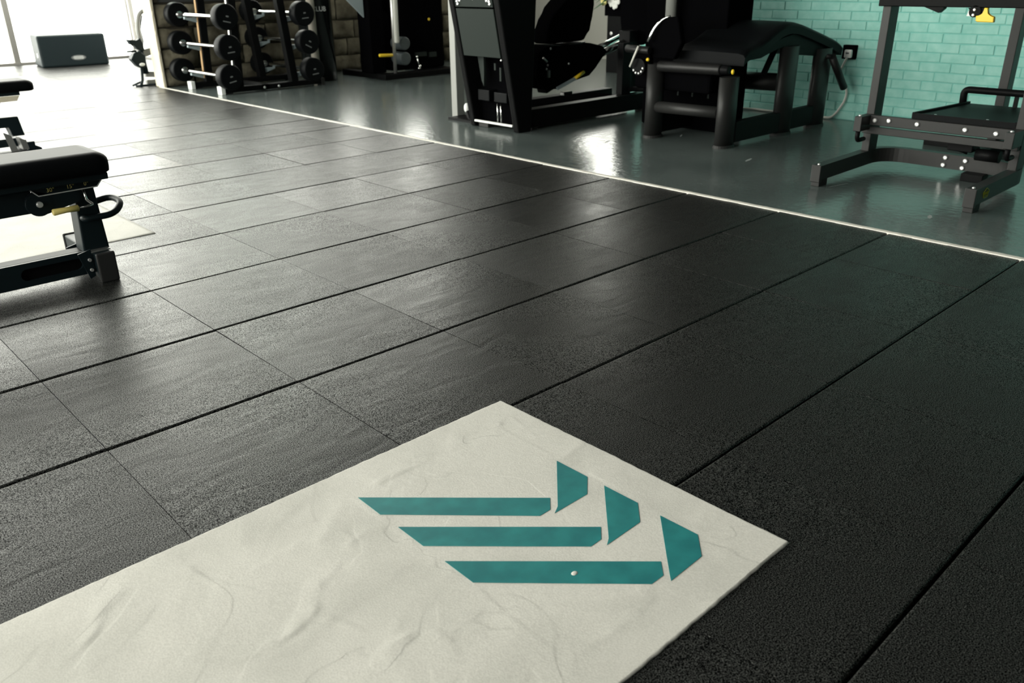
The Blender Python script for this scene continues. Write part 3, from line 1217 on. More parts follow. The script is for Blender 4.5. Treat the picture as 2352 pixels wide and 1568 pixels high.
# rear post and its foot beam
g = G()
g.box(4.97, 5.06, 0.275, 0.325, 0.06, 1.95, 0.003)
g.build('rear_post', 'black', sq)
g = G()
g.box(4.25, 5.35, 0.20, 0.265, 0.035, 0.085, 0.003)
g.box(5.02, 5.10, -0.15, 0.70, 0.0, 0.06, 0.003)
g.box(4.14, 4.22, 0.05, 0.155, 0.0, 0.04, 0.003)
g.build_each('rear_base', 'black2', sq)
g = G()
g.box(4.06, 4.17, 0.10, 0.22, 0.16, 0.205, 0.004)
g.cyl((4.10, -0.02, 0.15), (4.10, 0.09, 0.15), 0.03, 16)
g.tube([(4.08, 0.19, 0.19), (4.07, 0.17, 0.165), (4.09, 0.13, 0.15)], 0.006, 8)
g.build('linkage', 'black2', sq)
# head beam, gusset, pulley, clip and yellow grip
g = G()
g.box(4.00, 4.13, -0.14, 0.66, 0.832, 0.93, 0.004)
hb = g.build('head_beam', 'black2', sq)
g = G()
g.prism([(0.60, 0.8325), (0.47, 0.845), (0.362, 0.806), (0.342, 0.826), (0.342, 0.90), (0.60, 0.90)], 'x', 4.005, 4.045)
g.build('gusset', 'black2', hb)
g = G()
g.prism([(0.232, 0.83), (0.205, 0.802), (0.165, 0.802), (0.150, 0.83)], 'x', 4.01, 4.05)
g.cyl((4.0, 0.196, 0.815), (4.06, 0.196, 0.815), 0.026, 20)
g.build('pulley', 'black2', hb)
bolts('bolt', [(4.0, 0.197, 0.823), (4.0, 0.199, 0.800)], (-1, 0, 0), 0.007, hb)
g = G()
g.prism([(0.236, 0.794), (0.186, 0.794), (0.197, 0.803), (0.222, 0.803), (0.231, 0.818)], 'x', 4.02, 4.03)
g.build('steel_clip', 'white', hb)
yg = G()
yg.prism([(0.187, 0.7965), (0.166, 0.7985), (0.157, 0.806), (0.156, 0.832), (0.140, 0.832), (0.139, 0.806), (0.128, 0.7975), (0.106, 0.7935), (0.104, 0.769), (0.180, 0.7705)], 'x', 3.995, 4.02, 0.003, 1)
y_ = yg.build('yellow_grip', 'yellow', hb)
g = G()
for z in (0.776, 0.783, 0.790):
    g.bar((3.9945, 0.184, z + 0.001), (3.9945, 0.106, z), 0.004, 0.0022, 0)
g.build_each('grip_rib', 'yellow', y_)
# round badge on the right leg
g = G()
pts = []
for k in range(26):
    t = 2 * PI * k / 26
    wob = 1 + 0.10 * math.sin(5 * t)
    pts.append((3.632 + 0.032 * wob * math.cos(t), -0.1330, 0.072 + 0.021 * wob * math.sin(t)))
g.tube(pts, 0.0018, 6, closed=True)
for k in range(6):
    x = 3.610 + k * 0.009
    g.bar((x, -0.1328, 0.066), (x + 0.001, -0.1328, 0.079), 0.0016, 0.0035, 0)
g.bar((3.612, -0.1328, 0.060), (3.65, -0.1328, 0.060), 0.0016, 0.003, 0)
g.build('badge', 'badge', base)


# ------------------------------------------------------------------ lying leg curl machine
lc = thing('leg_curl_machine', 'black lying leg curl machine with humped pad in front of the teal brick wall', 'gym machine', (4.6, 1.8, 0))


def oval_leg(x, y, z0, z1, rx, ry, name='leg', m='black', foot=True):
    g = G()
    n = 24
    A = [g.bm.verts.new((x + rx * math.cos(t), y + ry * math.sin(t), z0 + 0.014)) for t in [2 * PI * k / n for k in range(n)]]
    B = [g.bm.verts.new((x + rx * math.cos(t), y + ry * math.sin(t), z1)) for t in [2 * PI * k / n for k in range(n)]]
    for k in range(n):
        f = g.bm.faces.new((A[k], A[(k + 1) % n], B[(k + 1) % n], B[k]))
        f.smooth = True
    g.bm.faces.new(A[::-1])
    g.bm.faces.new(B)
    o = g.build(name, m, lc)
    if foot:
        g = G()
        A = [g.bm.verts.new((x + (rx + .008) * math.cos(t), y + (ry + .008) * math.sin(t), z0)) for t in [2 * PI * k / n for k in range(n)]]
        B = [g.bm.verts.new((x + (rx + .004) * math.cos(t), y + (ry + .004) * math.sin(t), z0 + 0.016)) for t in [2 * PI * k / n for k in range(n)]]
        for k in range(n):
            g.bm.faces.new((A[k], A[(k + 1) % n], B[(k + 1) % n], B[k]))
        g.bm.faces.new(A[::-1])
        g.bm.faces.new(B)
        g.build('foot_cap', 'rub', o)
    return o


oval_leg(4.09, 2.096, 0, 0.465, 0.070, 0.050)
oval_leg(4.10, 1.550, 0, 0.420, 0.078, 0.050)
oval_leg(4.75, 1.535, 0, 0.56, 0.095, 0.045)
oval_leg(5.20, 1.535, 0, 0.52, 0.10, 0.045)
# lower front bar and the foam roller above
g = G()
g.tube([(4.075, 1.59, 0.208), (4.075, 2.06, 0.200)], 0.036, 20)
g.build('front_bar', 'black', lc)
g = G()
g.cyl((4.06, 1.585, 0.462), (4.06, 2.052, 0.455), 0.033, 22, 0.008)
g.build('foam_roller', 'foam', lc)
g = G()
g.cyl((4.06, 1.53, 0.462), (4.06, 1.584, 0.462), 0.026, 18, 0.004)
g.build('roller_hub', 'black2', lc)
g = G()
g.ball((4.055, 1.503, 0.455), 0.013, 0.8, 0.7, 1.2, 12, 8)
g.build('adjuster_knob', 'yellow', lc)
g = G()
g.ball((4.02, 2.115, 0.494), 0.012, 0.8, 1.0, 0.9, 12, 8)
g.build('adjuster_knob', 'yellow', lc)
# rails
for y, xe in ((1.535, 5.12), (2.10, 4.55)):
    g = G()
    g.box(4.15, xe, y - 0.028, y + 0.028, 0.025, 0.150, 0.005)
    g.build('side_rail', 'black2', lc)
g = G()
g.tube([(4.83, 1.57, 0.322), (4.83, 2.02, 0.312)], 0.058, 20)
g.build('cross_tube', 'black', lc)
# weight stack tower
g = G()
g.box(4.50, 4.80, 1.86, 2.52, 0.0, 1.75, 0.01)
tw = g.build('stack_tower', 'shroud', lc)
g = G()
for y in (1.95, 2.08, 2.2):
    g.box(4.4945, 4.4995, y, y + 0.012, 0.22, 0.40)
g.build_each('guide_slot', 'panel', tw)
g = G()
g.tube([(4.40, 2.235, 0.50), (4.40, 2.235, 1.70)], 0.038, 18)
g.build('front_post', 'greyp', lc)
g = G()
g.box(4.12, 4.51, 1.70, 2.30, 0.30, 0.44, 0.02)
g.build('stack_housing', 'shroud', lc)


# humped pad: profile in x-z swept along y
def humped(y0, y1, prof_top, thick, rnd, name, m):
    g = G()
    n = len(prof_top)
    ny = [y0, y0 + rnd * 0.25, y0 + rnd, (y0 + y1) / 2, y1 - rnd, y1 - rnd * 0.25, y1]
    dz = [-thick * 0.35, -thick * 0.12, 0, 0.004, 0, -thick * 0.12, -thick * 0.35]
    top = [[g.bm.verts.new((x, y, z + d)) for x, z in prof_top] for y, d in zip(ny, dz)]
    bot = [[g.bm.verts.new((x, y, z - thick)) for x, z in prof_top] for y in (y0 + 0.004, y1 - 0.004)]
    for A, B in zip(top[:-1], top[1:]):
        for k in range(n - 1):
            f = g.bm.faces.new((A[k], A[k + 1], B[k + 1], B[k]))
            f.smooth = True
    for A, B in ((bot[0], top[0]), (top[-1], bot[1]), (bot[1], bot[0])):
        for k in range(n - 1):
            g.bm.faces.new((A[k], A[k + 1], B[k + 1], B[k]))
    for k in (0, n - 1):
        g.bm.faces.new([bot[0][k]] + [t[k] for t in top] + [bot[1][k]])
    return g.build(name, m, lc)


def smooth_prof(pts, n=22):
    out = []
    for i in range(len(pts) - 1):
        p0, p1, p2, p3 = pts[max(i - 1, 0)], pts[i], pts[i + 1], pts[min(i + 2, len(pts) - 1)]
        for k in range(6):
            t = k / 6
            out.append(tuple(0.5 * (2 * p1[c] + (p2[c] - p0[c]) * t + (2 * p0[c] - 5 * p1[c] + 4 * p2[c] - p3[c]) * t * t + (3 * p1[c] - p0[c] - 3 * p2[c] + p3[c]) * t ** 3) for c in (0, 1)))
    out.append(pts[-1])
    return out


humped(1.50, 2.03, smooth_prof([(4.17, 0.548), (4.22, 0.575), (4.36, 0.605), (4.53, 0.672), (4.66, 0.705), (4.78, 0.702), (4.92, 0.672), (5.12, 0.622), (5.32, 0.568), (5.41, 0.532)]), 0.07, 0.05, 'pad', 'vinyl')
g = G()
g.prism([(4.18, 0.53), (4.40, 0.55), (4.62, 0.61), (4.80, 0.64), (5.38, 0.50), (5.38, 0.455), (5.10, 0.475), (4.85, 0.505), (4.66, 0.56), (4.60, 0.553), (4.41, 0.508), (4.18, 0.502)], 'y', 1.53, 1.98, 0.005, 1)
g.build('pad_frame', 'black2', lc)
g = G()
g.bar((4.57, 1.60, 0.395), (4.69, 1.60, 0.56), 0.03, 0.03, 0.004)
g.build('strut', 'black2', lc)
g = G()
g.tube([(5.19, 1.46, 0.47), (5.405, 1.45, 0.25)], 0.026, 14)
g.tube([(5.19, 1.46, 0.47), (5.19, 1.56, 0.47)], 0.018, 12)
g.build('hand_grip', 'foam', lc)
# swing arm with its roller, cable and cam at the left end
g = G()
g.cyl((4.03, 2.11, 0.548), (4.03, 2.30, 0.553), 0.024, 18, 0.006)
g.build('ankle_roller', 'foam', lc)
g = G()
g.tube(rounded([(4.03, 2.13, 0.60), (4.05, 2.10, 0.68), (4.065, 2.05, 0.735), (4.075, 2.0, 0.755)], 0.05), [0.010] * 8 + [0.006] * 6, 10)
g.build('swing_arm', 'chrome', lc)
g = G()
g.prism([(2.13, 0.60), (2.05, 0.745), (1.94, 0.755), (1.90, 0.60), (1.95, 0.50), (2.12, 0.50)], 'x', 4.07, 4.12, 0.01, 2)
g.build('arm_plate', 'shroud', lc)
g = G()
g.tube([(3.99, 2.172, 0.575), (3.99, 2.235, 0.445)], 0.007, 10)
g.build('pull_cable', 'cable', lc)
g = G()
g.tube([(4.02, 2.190, 0.445), (4.045, 2.190, 0.445)], 0.052, 24)
cam_ = g.build('cam_disc', 'black2', lc)
bolts('bolt', [(4.02, 2.19 + 0.040 * math.cos(t), 0.445 + 0.040 * math.sin(t)) for t in [3.3, 3.9, 4.5, 5.1, 5.7]], (-1, 0, 0), 0.0075, cam_)
g = G()
g.box(4.045, 4.09, 2.12, 2.26, 0.43, 0.56, 0.008)
g.build('cam_bracket', 'shroud', lc)


# ------------------------------------------------------------------ leg press machine
lp = thing('leg_press_machine', 'black leg press machine with grey fronted weight tower and raised seat', 'gym machine', (3.9, 3.1, 0))
TWR = lambda z: 3.563 - 0.165 * z / 0.85       # front of the leaning tower
g = G()
for y0, y1 in ((2.845, 2.90), (3.30, 3.352)):
    g.prism([(TWR(0.0) + 0.005, 0.0), (3.69, 0.0), (3.735, 0.85), (3.76, 1.6), (TWR(1.6), 1.6)], 'y', y0, y1, 0.01, 2)
ts = g.build('tower_side', 'black2', lp)
g = G()
g.prism([(3.64, 0.02), (3.69, 0.02), (3.735, 0.85), (3.76, 1.6), (3.62, 1.6), (3.63, 0.85)], 'y', 2.901, 3.299)
g.build('tower_back', 'shroud', lp)
g = G()
g.prism([(TWR(0.50) + 0.004, 0.495), (TWR(0.805) + 0.004, 0.80), (TWR(0.805) + 0.022, 0.80), (TWR(0.5) + 0.022, 0.495)], 'y', 2.912, 3.288, 0.002, 1)
pn = g.build('front_panel', 'panel', lp)
g = G()
g.prism([(TWR(0.815) + 0.004, 0.81), (TWR(1.6) + 0.004, 1.59), (TWR(1.6) + 0.022, 1.59), (TWR(0.815) + 0.022, 0.81)], 'y', 2.912, 3.288, 0.002, 1)
pn2 = g.build('front_panel', 'panel', lp)
bolts('bolt', [(TWR(0.83) + 0.004, y, z) for y, z in ((3.262, 0.845), (3.235, 0.85), (2.965, 0.85), (2.94, 0.845), (3.255, 0.828), (2.935, 0.83), (3.1, 0.862))], (-1, 0, 0.15), 0.010, pn2)
bolts('bolt', [(TWR(0.49) + 0.004, 2.905, 0.483)], (-1, 0, 0), 0.007, pn)
g = G()
g.box(TWR(0.04) + 0.002, TWR(0.04) + 0.02, 2.902, 3.298, 0.036, 0.050, 0.002)
g.build('kick_strip', 'white', lp)
g = G()
g.box(TWR(0.0) + 0.02, 3.66, 3.18, 3.28, 0.0, 0.03, 0.004)
g.build('foot', 'rub', lp)
# stack guts seen through the lower front
g = G()
g.prism([(3.24, 0.50), (3.175, 0.50), (3.172, 0.40), (3.178, 0.29), (3.20, 0.33)], 'x', 3.55, 3.57)
g.build('belt_guard', 'panel', lp)
g = G()
for y in (3.07, 3.035):
    g.tube([(3.58, y, 0.05), (3.58, y, 0.18)], 0.006, 10)
g.build_each('guide_rod', 'chrome', lp)
g = G()
g.box(3.555, 3.63, 3.13, 3.25, 0.19, 0.265, 0.006)
g.box(3.555, 3.63, 2.95, 3.08, 0.19, 0.258, 0.006)
g.build_each('weight_plate', 'vinyl', lp)
g = G()
g.box(3.58, 3.59, 3.085, 3.10, 0.40, 0.445)
g.box(3.58, 3.59, 3.03, 3.045, 0.33, 0.42)
g.build_each('weight_pin', 'panel', lp)
# grey upright standing left of the tower
g = G()
g.box(3.725, 3.80, 3.69, 3.755, 0.0, 1.75, 0.004)
g.build('side_upright', 'greyp', lp)
g = G()
g.ball((3.66, 3.50, 0.10), 0.03, 0.7, 0.8, 1.2, 12, 8)
g.build('roller_cap', 'white', lp)
g = G()
g.tube([(3.665, 3.50, 0.09), (3.665, 3.47, 0.02), (3.665, 3.40, 0.015)], 0.02, 10)
g.box(3.63, 3.80, 3.36, 3.69, 0.0, 0.018)
g.build_each('stay', 'black2', lp)
# base rails and deck
for y0, y1 in ((2.86, 2.95), (3.24, 3.33)):
    g = G()
    g.box(3.69, 5.02, y0, y1, 0.02, 0.142, 0.005)
    g.build('base_rail', 'black2', lp)
g = G()
g.box(3.72, 4.75, 2.951, 3.239, 0.11, 0.135)
g.build('deck', 'shroud', lp)
g = G()
for x in (3.72, 4.95):
    for y in (2.87, 3.25):
        g.box(x, x + 0.06, y, y + 0.07, 0.0, 0.0205)
g.build_each('foot', 'rub', lp)
g = G()
g.box(4.735, 4.84, 2.905, 2.965, 0.142, 0.52, 0.004)
g.build('guide_post', 'black2', lp)
g = G()
g.tube([(4.82, 2.93, 0.175), (5.02, 2.60, 0.185)], 0.02, 12)
g.build('cross_stay', 'black2', lp)
# inclined guide: carriage beam, tubes and footplate
g = G()
g.bar((4.02, 3.08, 0.245), (4.62, 3.08, 0.45), 0.10, 0.085, 0.008)
g.build('guide_beam', 'black2', lp)
g = G()
for y in (3.02, 3.14):
    g.tube([(4.55, y, 0.432), (5.02, y, 0.552)], 0.026, 16)
g.build_each('guide_tube', 'chrome', lp)
g = G()
g.prism([(4.00, 0.535), (4.45, 0.535), (4.60, 0.505), (4.66, 0.46), (4.50, 0.36), (4.46, 0.30), (4.32, 0.285), (4.10, 0.235), (3.98, 0.24), (3.90, 0.33), (3.92, 0.50)], 'y', 2.99, 3.19, 0.015, 2)
g.build('carriage', 'shroud', lp)
g = G()
# seat back: a rounded cushion leaning back
prof = [(4.03, 0.545), (4.035, 0.63), (4.08, 0.715), (4.15, 0.785), (4.235, 0.85), (4.33, 0.91), (4.44, 0.92), (4.515, 0.88), (4.53, 0.80), (4.51, 0.70), (4.47, 0.62), (4.425, 0.55)]
g.prism(prof, 'y', 3.02, 3.18, 0.025, 4)
g.build('seat_back', 'shroud', lp)
g = G()
g.prism([(4.02, 0.545), (4.05, 0.522), (4.20, 0.512), (4.34, 0.518), (4.42, 0.545), (4.20, 0.532)], 'y', 3.0, 3.17, 0.006, 2)
g.build('seat_piping', 'foam', lp)
g = G()
g.tube([(4.245, 2.955, 0.300), (4.345, 2.955, 0.338)], 0.0125, 14)
g.build('release_grip', 'yellow', lp)
g = G()
g.bar((4.06, 2.955, 0.245), (4.26, 2.955, 0.302), 0.02, 0.02, 0.002)
g.build('release_lever', 'steelblue', lp)
g = G()
g.box(4.11, 4.20, 2.93, 2.97, 0.190, 0.218, 0.004)
g.build('stop_block', 'chrome', lp)
bolts('bolt', [(4.02, 2.985, 0.52), (4.21, 2.985, 0.405), (3.98, 2.985, 0.385), (3.99, 2.985, 0.41)], (0, -1, 0), 0.008, lp)
g = G()
g.box(3.985, 4.005, 2.97, 2.985, 0.325, 0.375)
g.tube([(3.93, 2.97, 0.465), (3.97, 2.97, 0.435)], 0.008, 8)
g.build('pin', 'satin', lp)
g = G()
n = 30
pts = []
for k in range(n):
    t = 2 * PI * k / n
    c_, s_ = math.cos(t), math.sin(t)
    pts.append((3.0 + 0.155 * math.copysign(abs(c_) ** 0.7, c_), 0.82 + 0.335 * math.copysign(abs(s_) ** 0.7, s_)))
g.prism(pts, 'x', 4.98, 5.05, 0.012, 2)
g.build('foot_plate', 'shroud', lp)
g = G()
g.box(4.86, 4.98, 2.95, 3.06, 0.142, 0.60, 0.006)
g.build('plate_post', 'black2', lp)


# ------------------------------------------------------------------ barbell rack and fixed barbells
rk = thing('barbell_rack', 'black double sided barbell rack standing before the rough stone wall', 'rack', (3.66, 6.76, 0))
for y, nm in ((6.44, 'near'), (7.10, 'far')):
    g = G()
    g.box(3.12, 4.20, y - 0.04, y + 0.04, 0.012, 0.062, 0.004)
    bb = g.build('base_bar', 'black2', rk)
    g = G()
    g.box(3.10, 3.14, y - 0.045, y + 0.045, 0.0, 0.075, 0.004)
    g.build('end_cap', 'white', bb)
    g = G()
    g.box(4.18, 4.22, y - 0.045, y + 0.045, 0.0, 0.07, 0.004)
    g.box(3.16, 3.22, y - 0.03, y + 0.03, 0.0, 0.0125)
    g.build('foot', 'rub', bb)
    g = G()
    g.bar((3.30, y, 0.06), (3.35, y, 1.45), 0.075, 0.075, 0.004, up=Vector((0, 1, 0)))
    fr = g.build('front_upright', 'black2', rk)
    g = G()
    g.bar((3.255, y - 0.012, 0.10), (3.303, y - 0.012, 1.42), 0.03 if nm == 'far' else 0.022, 0.008, 0.001, up=Vector((1, 0, 0)))  # thin strip coloured as the lit side of the black post
    g.build('lit_edge', 'lit_face' if nm == 'far' else 'satin', fr)
    g = G()
    g.bar((3.89, y, 0.06), (3.76, y, 1.45), 0.075, 0.075, 0.004, up=Vector((0, 1, 0)))
    rr_ = g.build('rear_upright', 'black2', rk)
    for z in (0.165, 0.425, 0.685, 0.945):
        for xx, up_, sg in ((3.30 + 0.036 * z, fr, -1), (3.89 - 0.094 * z, rr_, 1)):
            g = G()
            x1 = xx + sg * 0.0375
            xo = x1 + sg * 0.135
            g.prism([(x1, z - 0.075), (x1, z - 0.022), (xo - sg * 0.012, z - 0.022), (xo - sg * 0.012, z + 0.012), (xo, z + 0.012), (xo, z - 0.034)], 'y', y - 0.016, y + 0.016)
            g.build('bar_hook', 'steelblue', up_)
g = G()
g.box(3.52, 3.60, 6.40, 7.14, 0.0125, 0.062, 0.004)
g.box(3.53, 3.58, 6.40, 7.14, 1.40, 1.45, 0.004)
g.box(3.30, 3.82, 6.41, 6.47, 1.40, 1.45, 0.004)
g.box(3.30, 3.82, 7.07, 7.13, 1.40, 1.45, 0.004)
g.build_each('stretcher', 'black2', rk)
for x in (3.545, 3.70):
    bolts('bolt', [(x, 6.40, 0.034)], (0, -1, 0), 0.012, rk)


def make_barbell(label):
    bb = thing('fixed_barbell', label, 'barbell', (0, 0, 0), 'fixed barbells on the rack')
    g = G()
    g.tube([(0, -0.46, 0), (0, -0.30, 0), (0, -0.28, 0), (0, 0.28, 0), (0, 0.30, 0), (0, 0.46, 0)], [0.020, 0.020, 0.0165, 0.0165, 0.020, 0.020], 16)
    g.build('bar', 'chrome', bb)
    for sgn in (-1, 1):
        g = G()
        g.cyl((0, sgn * 0.46, 0), (0, sgn * 0.575, 0), 0.112, 30, 0.012)
        h = g.build('weight_head', 'vinyl', bb)
        g = G()
        g.tube([(0, sgn * 0.44, 0), (0, sgn * 0.462, 0)], 0.032, 18)
        g.build('collar', 'chrome', h)
        if sgn < 0:
            g = G()
            g.box(-0.035, 0.035, -0.5775, -0.5755, -0.045, -0.036)
            g.box(-0.012, 0.012, -0.5775, -0.5755, 0.0, 0.012)
            g.build('weight_marking', 'dullprint', h)
    return bb


bar0 = None
spots = [(3.16, 6.765, 0.690, 'front side top barbell of the rack, nearest the bright windows'),
         (3.15, 6.765, 0.430, 'front side middle barbell of the rack'),
         (3.14, 6.80, 0.170, 'front side lowest barbell of the rack, just above the base bars'),
         (3.985, 6.83, 0.690, 'back side top barbell of the rack, beside the glossy column'),
         (4.01, 6.83, 0.430, 'back side middle barbell of the rack, beside the glossy column'),
         (4.035, 6.83, 0.170, 'back side lowest barbell of the rack, beside the glossy column')]
for x, y, z, lab in spots:
    if bar0 is None:
        bar0 = make_barbell(lab)
        o = bar0
    else:
        o = copy_tree(bar0)
        o['label'] = lab
    o.location = (x, y, z)
    o.rotation_euler = (0, random.uniform(-0.5, 0.5), 0)

# ------------------------------------------------------------------ glossy column
cl = thing('column', 'glossy black round column with pale lettering, right of the barbell rack', 'column', (4.44, 6.84, 0))
g = G()
g.tube([(4.44, 6.84, 0.0), (4.44, 6.84, 6.0)], 0.178, 48)
g.build('shaft', 'column', cl)
g = G()
g.tube([(4.30, 6.67, 0.0), (4.30, 6.67, 6.0)], 0.042, 20)  # pale tube standing in for the bright highlight down the column
g.build('column_highlight', 'glint', cl)


def wrap(u, v, w_):
    t = -PI / 2 - 0.25 + u / 0.18
    r = 0.1795 + w_
    return (4.44 + r * math.cos(t), 6.84 + r * math.sin(t), 0.71 + v)


text_mesh('CLUB', 0.065, 0.0008, 'lettering', 'white', cl, wrap)

# ------------------------------------------------------------------ dark cable machine in the corner
cm = thing('cable_machine', 'dark cable machine with a pale roller post and yellow handle in the shadowed corner', 'gym machine', (5.3, 6.5, 0))
g = G()
g.box(4.85, 5.92, 6.22, 6.35, 0.0, 0.06, 0.006)
g.box(4.88, 4.98, 6.35, 7.1, 0.0, 0.06, 0.006)
g.box(5.75, 5.87, 6.35, 7.1, 0.0, 0.06, 0.006)
g.build('base_frame', 'black2', cm)
g = G()
g.box(4.82, 5.00, 6.40, 6.62, 0.06, 0.95, 0.01)
g.box(5.08, 5.30, 6.70, 6.90, 0.06, 2.1, 0.01)
g.build('mast', 'shroud', cm)
g = G()
g.box(5.12, 5.85, 6.45, 6.69, 0.06, 0.80, 0.02)
g.build('stack_shroud', 'shroud', cm)
g = G()
g.box(5.0, 5.12, 6.50, 6.60, 0.7, 0.8)
g.build('bridge', 'shroud', cm)
g = G()
g.tube([(5.005, 6.25, 0.06), (5.02, 6.25, 1.2)], 0.018, 14)
g.build('guide_post', 'satin', cm)
g = G()
g.cyl((5.035, 6.25, 0.362), (5.047, 6.25, 1.15), 0.036, 18, 0.012)
g.build('roller_sleeve', 'cable', cm)
g = G()
g.cyl((4.805, 6.24, 0.254), (4.975, 6.24, 0.248), 0.017, 14, 0.006)
g.build('pull_handle', 'yellow', cm)
g = G()
g.ball((5.64, 6.44, 0.572), 0.016, 1, 0.6, 1, 12, 8)
g.build('selector_knob', 'yellow', cm)
for z in (0.352, 0.197):
    g = G()
    g.cyl((5.163, 6.44, z), (5.163, 6.26, z), 0.068, 24, 0.01)
    g.build('disc', 'iron', cm)
g = G()
g.tube([(5.30, 6.25, 0.205), (5.33, 6.25, 0.10)], 0.006, 8)
g.ball((5.30, 6.25, 0.21), 0.012)
g.ball((5.335, 6.25, 0.11), 0.018)
g.ball((5.325, 6.25, 0.088), 0.016)
g.build('snap_hook', 'chrome', cm)
g = G()
g.box(5.42, 5.58, 6.43, 6.45, 0.19, 0.235)
g.box(5.62, 5.72, 6.43, 6.45, 0.175, 0.225)
g.build_each('weight_label', 'panel', cm)
g = G()
g.prism([(4.57, 0.83), (4.80, 0.83), (4.80, 0.62)], 'y', 6.46, 6.48)  # pale blue-grey wedge-shaped plate beside the mast
g.prism([(4.57, 0.83), (4.80, 0.83), (4.80, 1.0), (4.40, 1.0)], 'y', 6.46, 6.48)
g.build('pale_wedge', 'steelblue', cm)

# ------------------------------------------------------------------ plyo box by the window
pb = thing('plyo_box', 'long dark soft plyo box standing in front of the bright window', 'plyo box', (3.125, 10.68, 0))
g = G()
g.prism([(2.765, 10.68), (3.565, 10.68), (3.565, 11.17), (2.765, 11.17)], 'z', 0.0, 0.385, 0.025, 3)
g.build('body', 'plyo', pb)
g = G()
pts = [(3.205 + 0.088 * math.cos(t), 0.105 + 0.032 * math.sin(t)) for t in [2 * PI * k / 30 for k in range(30)]]
g.prism(pts, 'y', 10.6765, 10.681)
bd = g.build('oval_badge', 'dullprint', pb)
for dz in (-0.013, 0.0, 0.013):
    g = G()
    wd = 0.066 - abs(dz) * 0.8
    g.box(3.205 - wd, 3.205 + wd, 10.6745, 10.677, 0.105 + dz - 0.004, 0.105 + dz + 0.004)
    g.build_each('badge_line', 'white', bd)
g = G()
g.tube([(2.7635, 10.87, 0.14), (2.7655, 10.87, 0.14)], 0.03, 20)
g.build('hand_hole', 'white', pb)
pb.rotation_euler.z = -0.11

# ------------------------------------------------------------------ exercise bike at the end of the stone wall
bk = thing('exercise_bike', 'grey and black exercise machine half hidden behind the end of the stone wall', 'exercise bike', (2.93, 7.78, 0))
g = G()
g.tube(rounded([(2.945, 7.75, 0.40), (2.93, 7.75, 0.56), (2.975, 7.76, 0.70), (3.08, 7.78, 0.735), (3.2, 7.80, 0.70)], 0.10, 8), 0.022, 12)
g.build('arched_frame', 'greyp', bk)
g = G()
g.tube([(2.965, 7.76, 0.42), (2.955, 7.76, 0.55), (3.0, 7.77, 0.68)], 0.014, 10)
g.tube([(2.925, 7.76, 0.45), (2.94, 7.76, 0.12)], 0.028, 12)
g.build('main_post', 'bench', bk)
g = G()
g.prism([(2.80, 0.46), (2.83, 0.455), (2.88, 0.44), (2.93, 0.47), (2.95, 0.42), (2.95, 0.34), (2.88, 0.36), (2.86, 0.405), (2.82, 0.41)], 'y', 7.71, 7.78, 0.006, 1)
g.build('saddle', 'bench', bk)
g = G()
g.tube([(2.775, 7.72, 0.345), (2.87, 7.73, 0.345)], 0.010, 8)
g.prism([(2.80, 0.27), (2.84, 0.33), (2.90, 0.345), (2.95, 0.30), (2.945, 0.19), (2.90, 0.175), (2.85, 0.20)], 'y', 7.71, 7.80, 0.006, 1)
g.build('drive_case', 'bench', bk)
g = G()
g.ball((2.895, 7.70, 0.215), 0.024, 1.2, 0.5, 0.7)
g.build('case_cap', 'white', bk)
g = G()
g.bar((2.93, 7.76, 0.315), (3.15, 7.78, 0.355), 0.05, 0.07, 0.006)
g.bar((2.93, 7.77, 0.115), (3.15, 7.79, 0.095), 0.05, 0.055, 0.006)
g.bar((2.93, 7.77, 0.038), (3.20, 7.79, 0.03), 0.05, 0.04, 0.006)
g.build('grey_bar', 'greyp', bk)
g = G()
g.tube([(2.90, 7.74, 0.19), (2.885, 7.74, 0.06), (2.83, 7.66, 0.012)], 0.014, 10)
g.tube([(2.885, 7.74, 0.05), (2.78, 7.76, 0.012)], 0.010, 10)
g.tube([(2.80, 7.72, 0.010), (3.15, 7.74, 0.010)], 0.010, 10)
g.build('foot_stand', 'bench', bk)

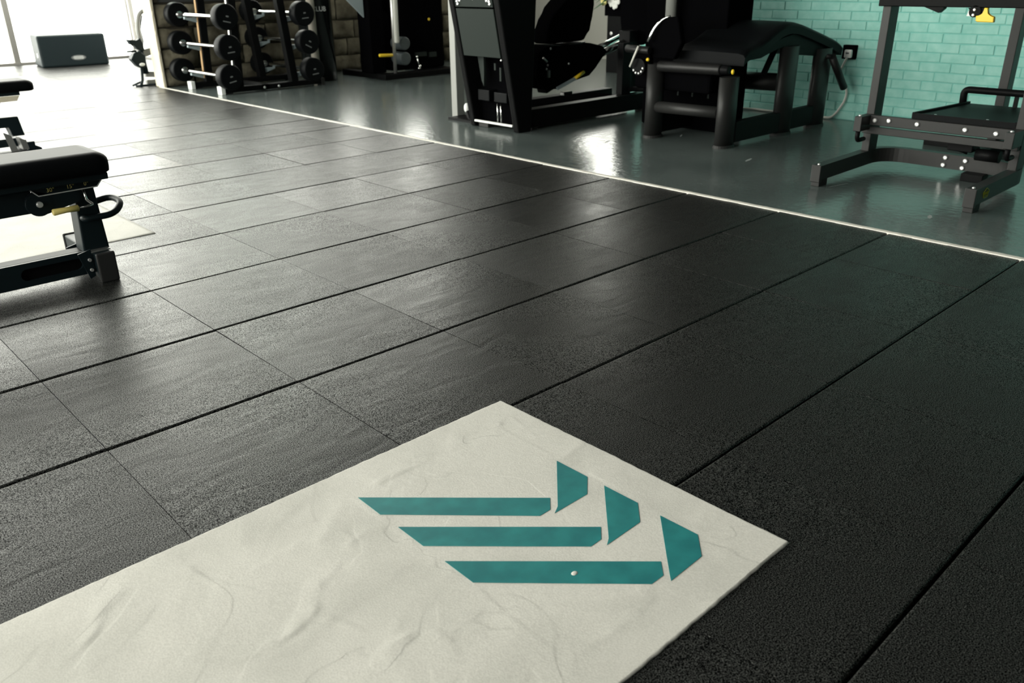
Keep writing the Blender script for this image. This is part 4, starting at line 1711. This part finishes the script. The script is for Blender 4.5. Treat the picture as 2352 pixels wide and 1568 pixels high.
# ------------------------------------------------------------------ flowering plant on a black stand
pl = thing('flowering_plant', 'flowering plant with white and yellow blossoms on a black stand at the beige wall', 'plant', (7.0, 4.86, 0))
g = G()
g.box(6.97, 7.15, 4.70, 5.03, 0.59, 0.78, 0.006)
g.build('planter', 'shroud', pl)
g = G()
g.box(6.98, 7.14, 4.72, 4.995, 0.0, 0.59, 0.006)
g.build('stand', 'black2', pl)
bolts('bolt', [(6.98, 4.93, 0.41)], (-1, 0, 0), 0.02, pl)
for k in range(26):
    g = G()
    a = random.uniform(0, 2 * PI)
    r = random.uniform(0.02, 0.13)
    L = random.uniform(0.12, 0.26)
    base_ = Vector((7.0 + 0.06 * math.cos(a), 4.86 + 0.1 * math.sin(a), random.uniform(0.72, 0.86)))
    d = Vector((-0.55 + 0.4 * math.cos(a), math.sin(a) * 0.9, random.uniform(-0.5, 0.9))).normalized()
    sd = d.cross(Vector((0, 0, 1))).normalized() * 0.028
    vs = [g.bm.verts.new(base_), g.bm.verts.new(base_ + d * L * 0.5 + sd), g.bm.verts.new(base_ + d * L + Vector((0, 0, -0.04))), g.bm.verts.new(base_ + d * L * 0.5 - sd), g.bm.verts.new(base_ + d * L * 0.5 + Vector((0, 0, 0.012)))]
    for q in ((0, 1, 4), (1, 2, 4), (2, 3, 4), (3, 0, 4)):
        g.bm.faces.new([vs[i] for i in q])
    g.build('leaf', 'leaf', pl)
for (y, z, m_) in ((4.985, 0.745, 'petal2'), (4.875, 0.735, 'petal'), (4.83, 0.71, 'petal'), (4.80, 0.75, 'petal'), (4.93, 0.80, 'petal'), (5.0, 0.80, 'petal2'), (4.86, 0.83, 'petal')):
    g = G()
    for k in range(5):
        t = 2 * PI * k / 5
        g.ball((6.90, y + 0.024 * math.cos(t), z + 0.028 * math.sin(t)), 0.024, 0.4, 1, 1.1, 8, 6)
    g.build('blossom', m_, pl)

# ------------------------------------------------------------------ wall socket and cables
so = thing('wall_socket', 'black wall socket with a white plug on the teal brick wall', 'socket', (5.59, 1.525, 0.47))
g = G()
g.box(5.555, 5.597, 1.478, 1.572, 0.425, 0.52, 0.005)
g.build('back_box', 'shroud', so)
g = G()
g.box(5.53, 5.5555, 1.492, 1.545, 0.435, 0.49, 0.008)
pg = g.build('plug', 'white', so)
g = G()
g.box(5.528, 5.5305, 1.508, 1.532, 0.463, 0.472)
g.build('fuse_cover', 'iron', pg)
g = G()
g.tube(rounded([(5.545, 1.523, 0.44), (5.55, 1.545, 0.39), (5.56, 1.575, 0.325), (5.56, 1.54, 0.27), (5.56, 1.495, 0.215), (5.56, 1.50, 0.14), (5.555, 1.55, 0.05), (5.55, 1.585, 0.011), (5.54, 1.68, 0.010)], 0.05, 6), 0.0085, 10)
tag(g.build('power_cable', 'cable'), 'white power cable looping down from the wall socket to the floor', 'cable')
g = G()
g.tube(rounded([(5.56, 2.50, 0.03), (5.50, 2.44, 0.012), (5.53, 2.34, 0.010), (5.575, 2.25, 0.010), (5.56, 2.10, 0.010), (5.57, 1.95, 0.010)], 0.05, 6), 0.0085, 10)
tag(g.build('floor_cable', 'cable'), 'white cable lying on the floor along the foot of the brick wall', 'cable')
